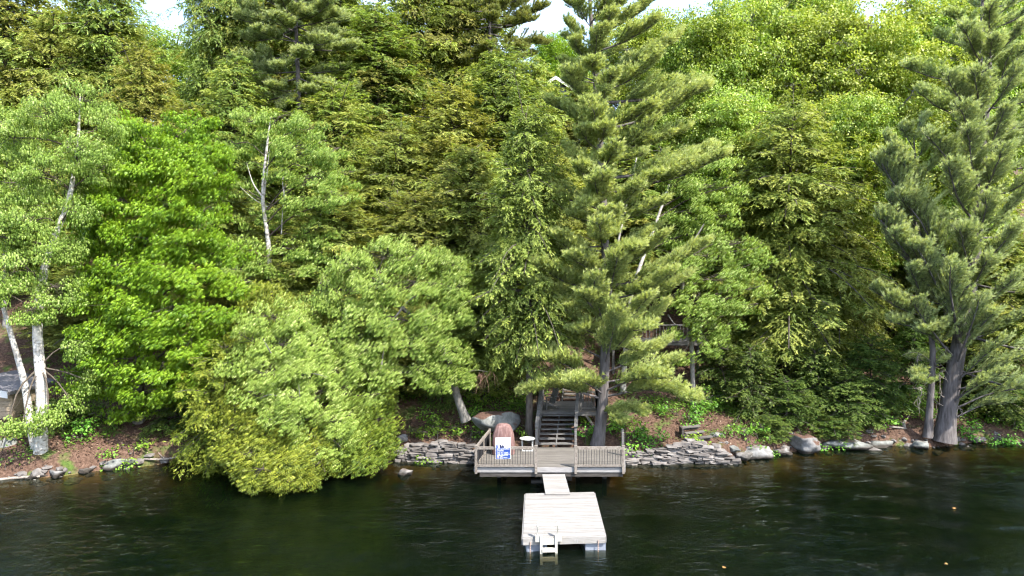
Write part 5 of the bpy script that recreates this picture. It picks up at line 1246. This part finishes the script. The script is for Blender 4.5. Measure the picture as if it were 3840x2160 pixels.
# ------------------------------------------------------------------ white pines
D = 31.3
tcp = [W3(2240, 1672, D), W3(2256, 1560, D), W3(2266, 1400, D), W3(2274, 1200, D), W3(2272, 1000, D), W3(2265, 800, D), W3(2255, 600, D), W3(2240, 400, D), W3(2225, 200, D), W3(2212, 0, D), W3(2204, -200, D), W3(2200, -420, D)]
def t_of(y): return (1672 - y) / (1672 + 420)
cp = [(1400, 1950, 1475, -.9), (1330, 1995, 1375, -1.1), (1380, 2150, 1445, -2.0), (1410, 2060, 1440, 1.0), (1240, 2070, 1300, 1.4), (1180, 2150, 1240, -1.4), (1150, 2080, 1130, -.6), (1060, 2005, 1065, -.8), (1000, 2030, 1005, -1.4), (930, 2080, 890, -1.2), (940, 2150, 960, -2.2), (860, 2000, 865, 1.0), (780, 2090, 770, 1.0), (720, 2180, 790, -1.8), (690, 1985, 695, .5), (640, 2170, 630, -1.7), (560, 2110, 560, .9), (500, 2180, 500, -1.6), (450, 2120, 420, .2), (380, 2060, 385, .7), (330, 2130, 300, -.8), (250, 2105, 240, .6), (200, 2150, 160, -1.0), (120, 2120, 95, .5), (60, 2165, 20, -.8), (-20, 2130, -60, .3),
 (1390, 2600, 1500, -1.0), (1370, 2470, 1430, -2.2), (1330, 2530, 1350, -.8), (1290, 2490, 1275, .8), (1210, 2480, 1150, 1.2), (1150, 2430, 1120, -2.0), (1080, 2560, 1060, -.6), (1030, 2520, 1045, -1.7), (990, 2625, 940, -.6), (930, 2480, 905, -1.6), (900, 2400, 950, -2.4), (860, 2450, 870, .9), (760, 2480, 760, -1.1), (740, 2390, 700, -1.7), (640, 2690, 600, -.4), (650, 2480, 660, -1.5), (600, 2680, 560, .6), (520, 2450, 470, -1.2), (490, 2560, 500, .6), (430, 2650, 340, -.3), (420, 2440, 400, -1.5), (330, 2640, 300, .7), (300, 2470, 220, -.9), (230, 2540, 150, .5), (150, 2470, 80, -.8), (90, 2460, 0, .6), (20, 2420, -60, -.6), (-80, 2330, -150, -.4), (-60, 2090, -140, .2), (-150, 2300, -240, .3), (-220, 2150, -300, -.3), (-300, 2260, -370, 0), (1470, 2420, 1560, -.6), (1460, 2330, 1590, -1.2),
 (1090, 2200, 1110, -2.2), (1010, 2330, 960, -2.4), (870, 2230, 900, -2.2), (560, 2300, 560, -2.2), (400, 2200, 380, -2.0), (300, 2300, 280, -1.8), (160, 2260, 120, -1.6), (40, 2280, -10, -1.4), (1220, 2370, 1240, -1.8), (1000, 2230, 1010, 2.2), (750, 2300, 760, 2.4), (450, 2290, 440, 2.2), (200, 2240, 180, 2.0), (620, 2240, 600, 2.4), (1260, 2300, 1180, -2.0), (1150, 2240, 1060, -2.4), (830, 2290, 800, -2.4), (700, 2230, 690, -2.3), (470, 2270, 480, -2.1), (230, 2220, 230, -1.8), (120, 2290, 60, -1.6)]
br = [(t_of(y), W3(tx, ty, D + dd), .06 if ty < y + 30 else -.10, 1.75) for y, tx, ty, dd in cp]
rng = np.random.default_rng(60)
br += auto_pine_branches(rng, tcp, .24, 46, 2.2, .5, (-.1, .45), bias=np.array([.1, -.4, 0]))
pine_tree(601, 'white_pine', 'tall white pine with layered soft boughs rising beside the stairs, centre of the view', tcp, .26, br, 'pine_gold', nlen=.18, nwid=.022, dens=1.0, per=9, wind=(.26, -.06, .06), upturn=.28, fill=2)
# the thick pine at the right
D = 33.9
tcp = [W3(3540, 1655, D), W3(3560, 1500, D), W3(3595, 1300, D), W3(3635, 1100, D), W3(3660, 900, D), W3(3680, 650, D), W3(3700, 350, D), W3(3715, 50, D), W3(3725, -350, D)]
rng = np.random.default_rng(61)
br = auto_pine_branches(rng, tcp, .2, 22, 3.6, .5, (-.05, .5), bias=np.array([.6, -.25, 0]))
br += [(.30, W3(3290, 820, 32.8), .05), (.33, W3(3340, 600, 33), .05), (.30, W3(3420, 920, 32), .05), (.40, W3(3360, 720, 32.4), .05), (.22, W3(3420, 1150, 32.4), .05), (.10, W3(3700, 1420, 32.0), -.05), (.09, W3(3840, 1440, 32.4), -.05), (.16, W3(3780, 1260, 31.8), 0), (.2, W3(3700, 1130, 31.4), 0), (.06, W3(3780, 1520, 32.8), -.1), (.25, W3(3560, 1000, 31), .05)]
thick_t = lambda y: max(.05, (1655 - y) / 2005 + .05)
br += [(thick_t(y + 60), W3(tx, y, D + dd), .05, 1.5) for tx, y, dd in ((3620, 520, -2.6), (3540, 640, -2.6), (3750, 560, -2.6), (3690, 740, -2.7), (3600, 850, -2.8), (3800, 860, -2.6), (3690, 960, -2.6), (3560, 1060, -2.2), (3790, 1050, -2.6), (3720, 1170, -2.2), (3850, 1180, -2), (3860, 700, -2), (3490, 500, -1.8), (3600, 400, -2.4), (3760, 400, -2.4), (3820, 260, -2.2), (3640, 270, -2.4), (3540, 300, -1.8), (3720, 140, -2.2), (3600, 120, -2), (3830, 90, -1.8), (3700, 20, -2), (3850, 1330, -1.6), (3760, 1400, -2))]
dead = [(.10, W3(3460, 1440, 33.2), -.2), (.13, W3(3620, 1460, 33), -.3), (.17, W3(3500, 1330, 33), .1), (.12, W3(3660, 1420, 33.1), -.2)]
pine_tree(602, 'white_pine', 'thick-trunked white pine leaning right at the shaded shore, boughs swept by wind', tcp, .42, br, 'pine', fill=1, nlen=.19, nwid=.022, dens=.95, per=9, dead=dead, wind=(.42, -.08, .10), upturn=.30, rtop=.05)
# slender pine beside it
D = 33.7
tcp = [W3(3478, 1640, D), W3(3490, 1480, D), W3(3497, 1300, D), W3(3468, 1120, D), W3(3455, 900, D), W3(3440, 700, D), W3(3425, 500, D)]
ty = lambda y: (1640 - y) / 1140
rng = np.random.default_rng(62)
bl = [(1120, 3280, 1090, -.6), (1140, 3330, 1125, -1.2), (1180, 3350, 1200, -.8), (1210, 3440, 1230, -1.3), (1200, 3570, 1200, -.6), (1000, 3290, 800, -.9), (980, 3350, 870, -1.4), (960, 3420, 930, -1.6), (940, 3520, 900, -1), (900, 3300, 830, .5), (1060, 3400, 1010, -1.4), (1040, 3530, 1010, -.6), (860, 3560, 860, .4), (760, 3280, 600, -.6), (720, 3330, 560, -1.2), (700, 3400, 620, -1.4), (680, 3500, 600, -.8), (650, 3300, 520, .4), (600, 3480, 520, -.6), (560, 3380, 480, -.6), (780, 3530, 740, -.5), (520, 3460, 440, 0), (1400, 3430, 1430, -.8), (1360, 3420, 1400, -.4), (1330, 3530, 1360, -.5), (820, 3390, 760, -1.3), (850, 3320, 740, -.7)]
br = [(ty(y), W3(tx, t2, D + dd), .04) for y, tx, t2, dd in bl]
dead = [(.28, W3(3380, 1330, 33.2), .3), (.25, W3(3450, 1420, 33.1), -.2), (.24, W3(3560, 1440, 33.1), .1), (.22, W3(3430, 1460, 33.2), -.1), (.3, W3(3560, 1300, 33.3), .2)]
pine_tree(603, 'white_pine', 'slender white pine with a bare lower trunk, left of the thick-trunked pine', tcp, .17, br, 'pine', fill=1, nlen=.19, nwid=.022, dens=1.5, per=9, dead=dead, wind=(.38, -.08, .12))
# pine crown filling the upper right
D = 39.5
tcp = [G(3660, D), W3(3660, 900, D), W3(3665, 500, D), W3(3680, 150, D), W3(3690, -250, D)]
rng = np.random.default_rng(63)
pine_tree(604, 'white_pine', 'dark blue green white pine high in the upper right, behind the thick-trunked pine', tcp, .26, auto_pine_branches(rng, tcp, .30, 36, 4.6, .5, (-.05, .5), bias=np.array([-.15, -.3, 0])), 'pine', fill=1, nlen=.22, nwid=.030, dens=1.0, per=9, wind=(.36, -.05, .10))
# upper left white pine
D = 46.5
tcp = [G(1125, D), W3(1125, 700, D), W3(1122, 420, D), W3(1112, 150, D), W3(1105, -60, D), W3(1100, -330, D)]
tb = curve_pts(np.array(tcp), 60)
def t_at(z): return float(np.argmin(np.abs(tb[:, 2] - z)) / 59)
rng = np.random.default_rng(64)
ul_ = [(150, 900, 20, -.5), (160, 960, 110, -1.5), (60, 930, -60, -.8), (100, 1260, 60, -.8), (190, 1330, 180, -.6), (150, 1240, 160, -1.6), (230, 1030, 250, -1.6), (280, 960, 260, .4), (300, 890, 330, -.4), (330, 1000, 330, -1.4), (300, 1230, 310, -1.2), (330, 1180, 350, -1.6), (340, 1060, 400, -1.0), (350, 900, 390, .6), (0, 1030, -60, -1), (20, 1200, -30, -1), (230, 1150, 200, -2), (200, 880, 230, .4), (70, 1150, 50, -1.6), (-80, 1000, -140, 0), (-60, 1220, -120, -.4), (120, 1000, 60, -1.4), (330, 1330, 350, .3), (260, 1290, 260, .4)]
br = [(t_at(PZ(y, D)), W3(tx, t2, D + dd * 1.4), .05) for y, tx, t2, dd in ul_] + auto_pine_branches(rng, tcp, .62, 36, 3.4, .4, (-.1, .4))
pine_tree(605, 'white_pine', 'white pine with a bare dark trunk at upper left, above the slender birch', tcp, .24, br, 'pine', fill=2, nlen=.24, nwid=.036, dens=1.0, per=8, wind=(.25, -.05, .0), extra_wood=None)
# red pine
D = 53
tcp = [G(1840, D), W3(1840, 500, D), W3(1838, 200, D), W3(1836, 50, D), W3(1834, -140, D)]
rng = np.random.default_rng(65); tb = curve_pts(np.array(tcp), 60)
rp_ = [(60, 2050, 30, -.5), (90, 1990, 80, -1), (130, 2050, 160, .4), (150, 1980, 190, -1.2), (20, 1980, -20, -.6), (40, 1700, 30, -.6), (100, 1690, 100, -1), (150, 1710, 170, -.5), (200, 1740, 220, -1.3), (210, 1920, 240, -1.5), (0, 1760, -40, 0), (-40, 1900, -80, 0), (70, 1850, 60, -1.8), (180, 1830, 170, -2), (230, 2000, 210, .5), (-60, 1780, -110, .3)]
br = [(t_at(PZ(y, D)), W3(tx, t2, D + dd * 1.5), .06) for y, tx, t2, dd in rp_] + auto_pine_branches(rng, tcp, .66, 24, 3.0, .4, (-.1, .4))
pine_tree(606, 'red_pine', 'red pine with tufted open branches against the sky left of the sky gap', tcp, .22, br, 'redpine', fill=2, nlen=.24, nwid=.036, dens=1.0, per=8, wind=(.1, 0, .05), upturn=.45)
# ------------------------------------------------------------------ undergrowth
def shrub(seed, label, px, py, rx, rz, z=None, n=None, mat='shrub', leaf=(.125, .10)):
    """low leafy plant standing on the bank; px,py = photo position of its middle"""
    D = 31.0
    for D in np.arange(28.5, 46, .04):      # walk the sight line until it meets the ground
        if float(zg(PX(px, D), D)) >= PZ(py + rz * .6, D) and D > shore(PX(px, D)) + .35: break
    X = PX(px, D); base = np.array([X, D, float(zg(X, D)) - .04]); R = rx * 1.45 / F * D; Hh = max(.38, rz * 2.3 / F * D)
    rng = np.random.default_rng(seed); lobes = []
    for k in range(max(3, int(R * 5))):
        a = rng.uniform(0, 6.28); q = R * math.sqrt(rng.uniform(0, 1)) * .85
        x, y = q * math.cos(a), q * math.sin(a) * .7; dz = float(zg(X + x, D + y)) - base[2]
        h = Hh * rng.uniform(.45, 1.0) * (1 - .4 * q / max(R, .1))
        lobes.append(((x, y, dz + h * .75), (.22 + .1 * R, .22 + .1 * R, h * .35)))
    tr, wood, cr = broadleaf(seed, [(0, 0, 0), (.01, 0, Hh * .2), (.02, .0, Hh * .45)], .018, lobes, leaf=leaf, nclump=n or 60, nleaf=16, csize=.20, flat=.5, hang=.35, upn=1.0, tmin=0, limb_r=.012, rtop=.008, nseg=6)
    r = empty('leafy_shrub', tuple(base)); tag(r, label, 'shrub', 'low leafy shrubs on the bank')
    link('stems', np_mesh('stems', *(lambda w_: (w_[0], [w_[1]]))(merge_wood([tr, wood])), M['bark_hem']), r)
    link('foliage', np_mesh('foliage', cr[0], [cr[1]], M[mat], cr[2]), r)
for k, a in enumerate((
 ('bright leafy shrub on top of the left stone wall', 1640, 1630, 75, 38), ('leafy shrub between the left stone wall and the deck side railing', 1765, 1640, 50, 30), ('low shrub in front of the leaning birch trunk', 1600, 1570, 50, 25),
 ('shaded shrub behind the lichen boulder', 1840, 1490, 60, 28), ('small shrub at the foot of the bare hemlock trunk by the side table', 1955, 1625, 40, 22), ('shrub in the dark gap between the stairs and the pine trunk', 2195, 1640, 35, 35),
 ('lush shrub right of the pine foot, behind the deck railing', 2345, 1630, 70, 45), ('bright shrub at the near end of the right stone wall', 2440, 1650, 55, 35), ('shrub on the bank above the wooden steps', 2590, 1555, 70, 30),
 ('green shrub under the lowest right boughs of the pine', 2640, 1500, 80, 35), ('low bright shrub above the bright granite ledge', 2800, 1640, 80, 26), ('leafy shrub hanging over the water left of the litter-capped boulder', 2890, 1655, 55, 30),
 ('shrub just right of the litter-capped boulder', 3110, 1640, 60, 28), ('shrub near the driftwood stump', 3310, 1590, 70, 28), ('shrub at the foot of the thick pine, in sun flecks', 3690, 1600, 80, 35),
 ('broad-leaved shrub right of the white birch foot', 305, 1625, 55, 45), ('shrub below the tan shed beside the birch', 60, 1610, 60, 40), ('small fern-like shrub on the litter slope below the maple', 500, 1690, 45, 25),
 ('shrub above the tilted grey slab', 420, 1715, 55, 20), ('shrub under the maple, beside the young hemlock', 380, 1560, 60, 40), ('shrub in the shade under the dead hanging twigs', 1780, 1560, 35, 22),
 ('plant beside the wooden bank steps and pail', 2590, 1650, 26, 15), ('shrub at the far corner of the shaded shore', 3800, 1590, 60, 35), ('shrub on the slope behind the slender pine foot', 3430, 1530, 70, 35), ('shrub at the water edge by the birch roots', 20, 1760, 35, 25), ('shrub right of the stairs brace', 2225, 1560, 40, 30))):
    shrub(700 + k, *a)

# ground cover seedlings and leaf litter: nobody could count them
rng = np.random.default_rng(88)
n = 110000; x = rng.uniform(-24, 29, n); d = rng.gamma(2.0, 2.2, n) + .55; y = shore(x) + d
m = (vnoise(x * .55 + 20, y * .55) + .5 * vnoise(x * 1.9, y * 1.9 + 5) + rng.normal(0, .2, n)) > .12
onst = (x > .7) & (x < 4.6) & (y > 29) & (y < 35.6)
m &= ~onst
x, y = x[m], y[m]; k = len(x); h = rng.uniform(.03, .26, k)
P = np.stack([x, y, zg(x, y) + h], -1)
V, Fq = leaves(P, rng.normal(0, 1, (k, 3)) * (1, 1, .4), UP + rng.normal(0, .4, (k, 3)), rng.uniform(.06, .14, k), rng.uniform(.05, .11, k))
o = link('ground_cover', np_mesh('ground_cover', V, [Fq], M['shrub'], np.clip(rng.normal(.45, .22, k), 0, 1))); tag(o, 'low green seedlings and ground plants over the forest floor', 'ground cover', kind='stuff')
n = 50000; x = rng.uniform(-24, 29, n); y = shore(x) + rng.gamma(1.6, 2.4, n) + .3
m = ~((x > .9) & (x < 4.6) & (y > 30.6) & (y < 35.6)); x, y = x[m], y[m]; n = len(x)
P = np.stack([x, y, zg(x, y) + rng.uniform(.004, .03, n)], -1)
V, Fq = leaves(P, rng.normal(0, 1, (n, 3)) * (1, 1, .3), UP + rng.normal(0, .35, (n, 3)), rng.uniform(.06, .13, n), rng.uniform(.04, .08, n))
o = link('leaf_litter', np_mesh('leaf_litter', V, [Fq], M['litter'], np.clip(rng.normal(.45, .25, n), 0, 1))); tag(o, 'reddish brown fallen leaves and needles covering the bank', 'leaf litter', kind='stuff')
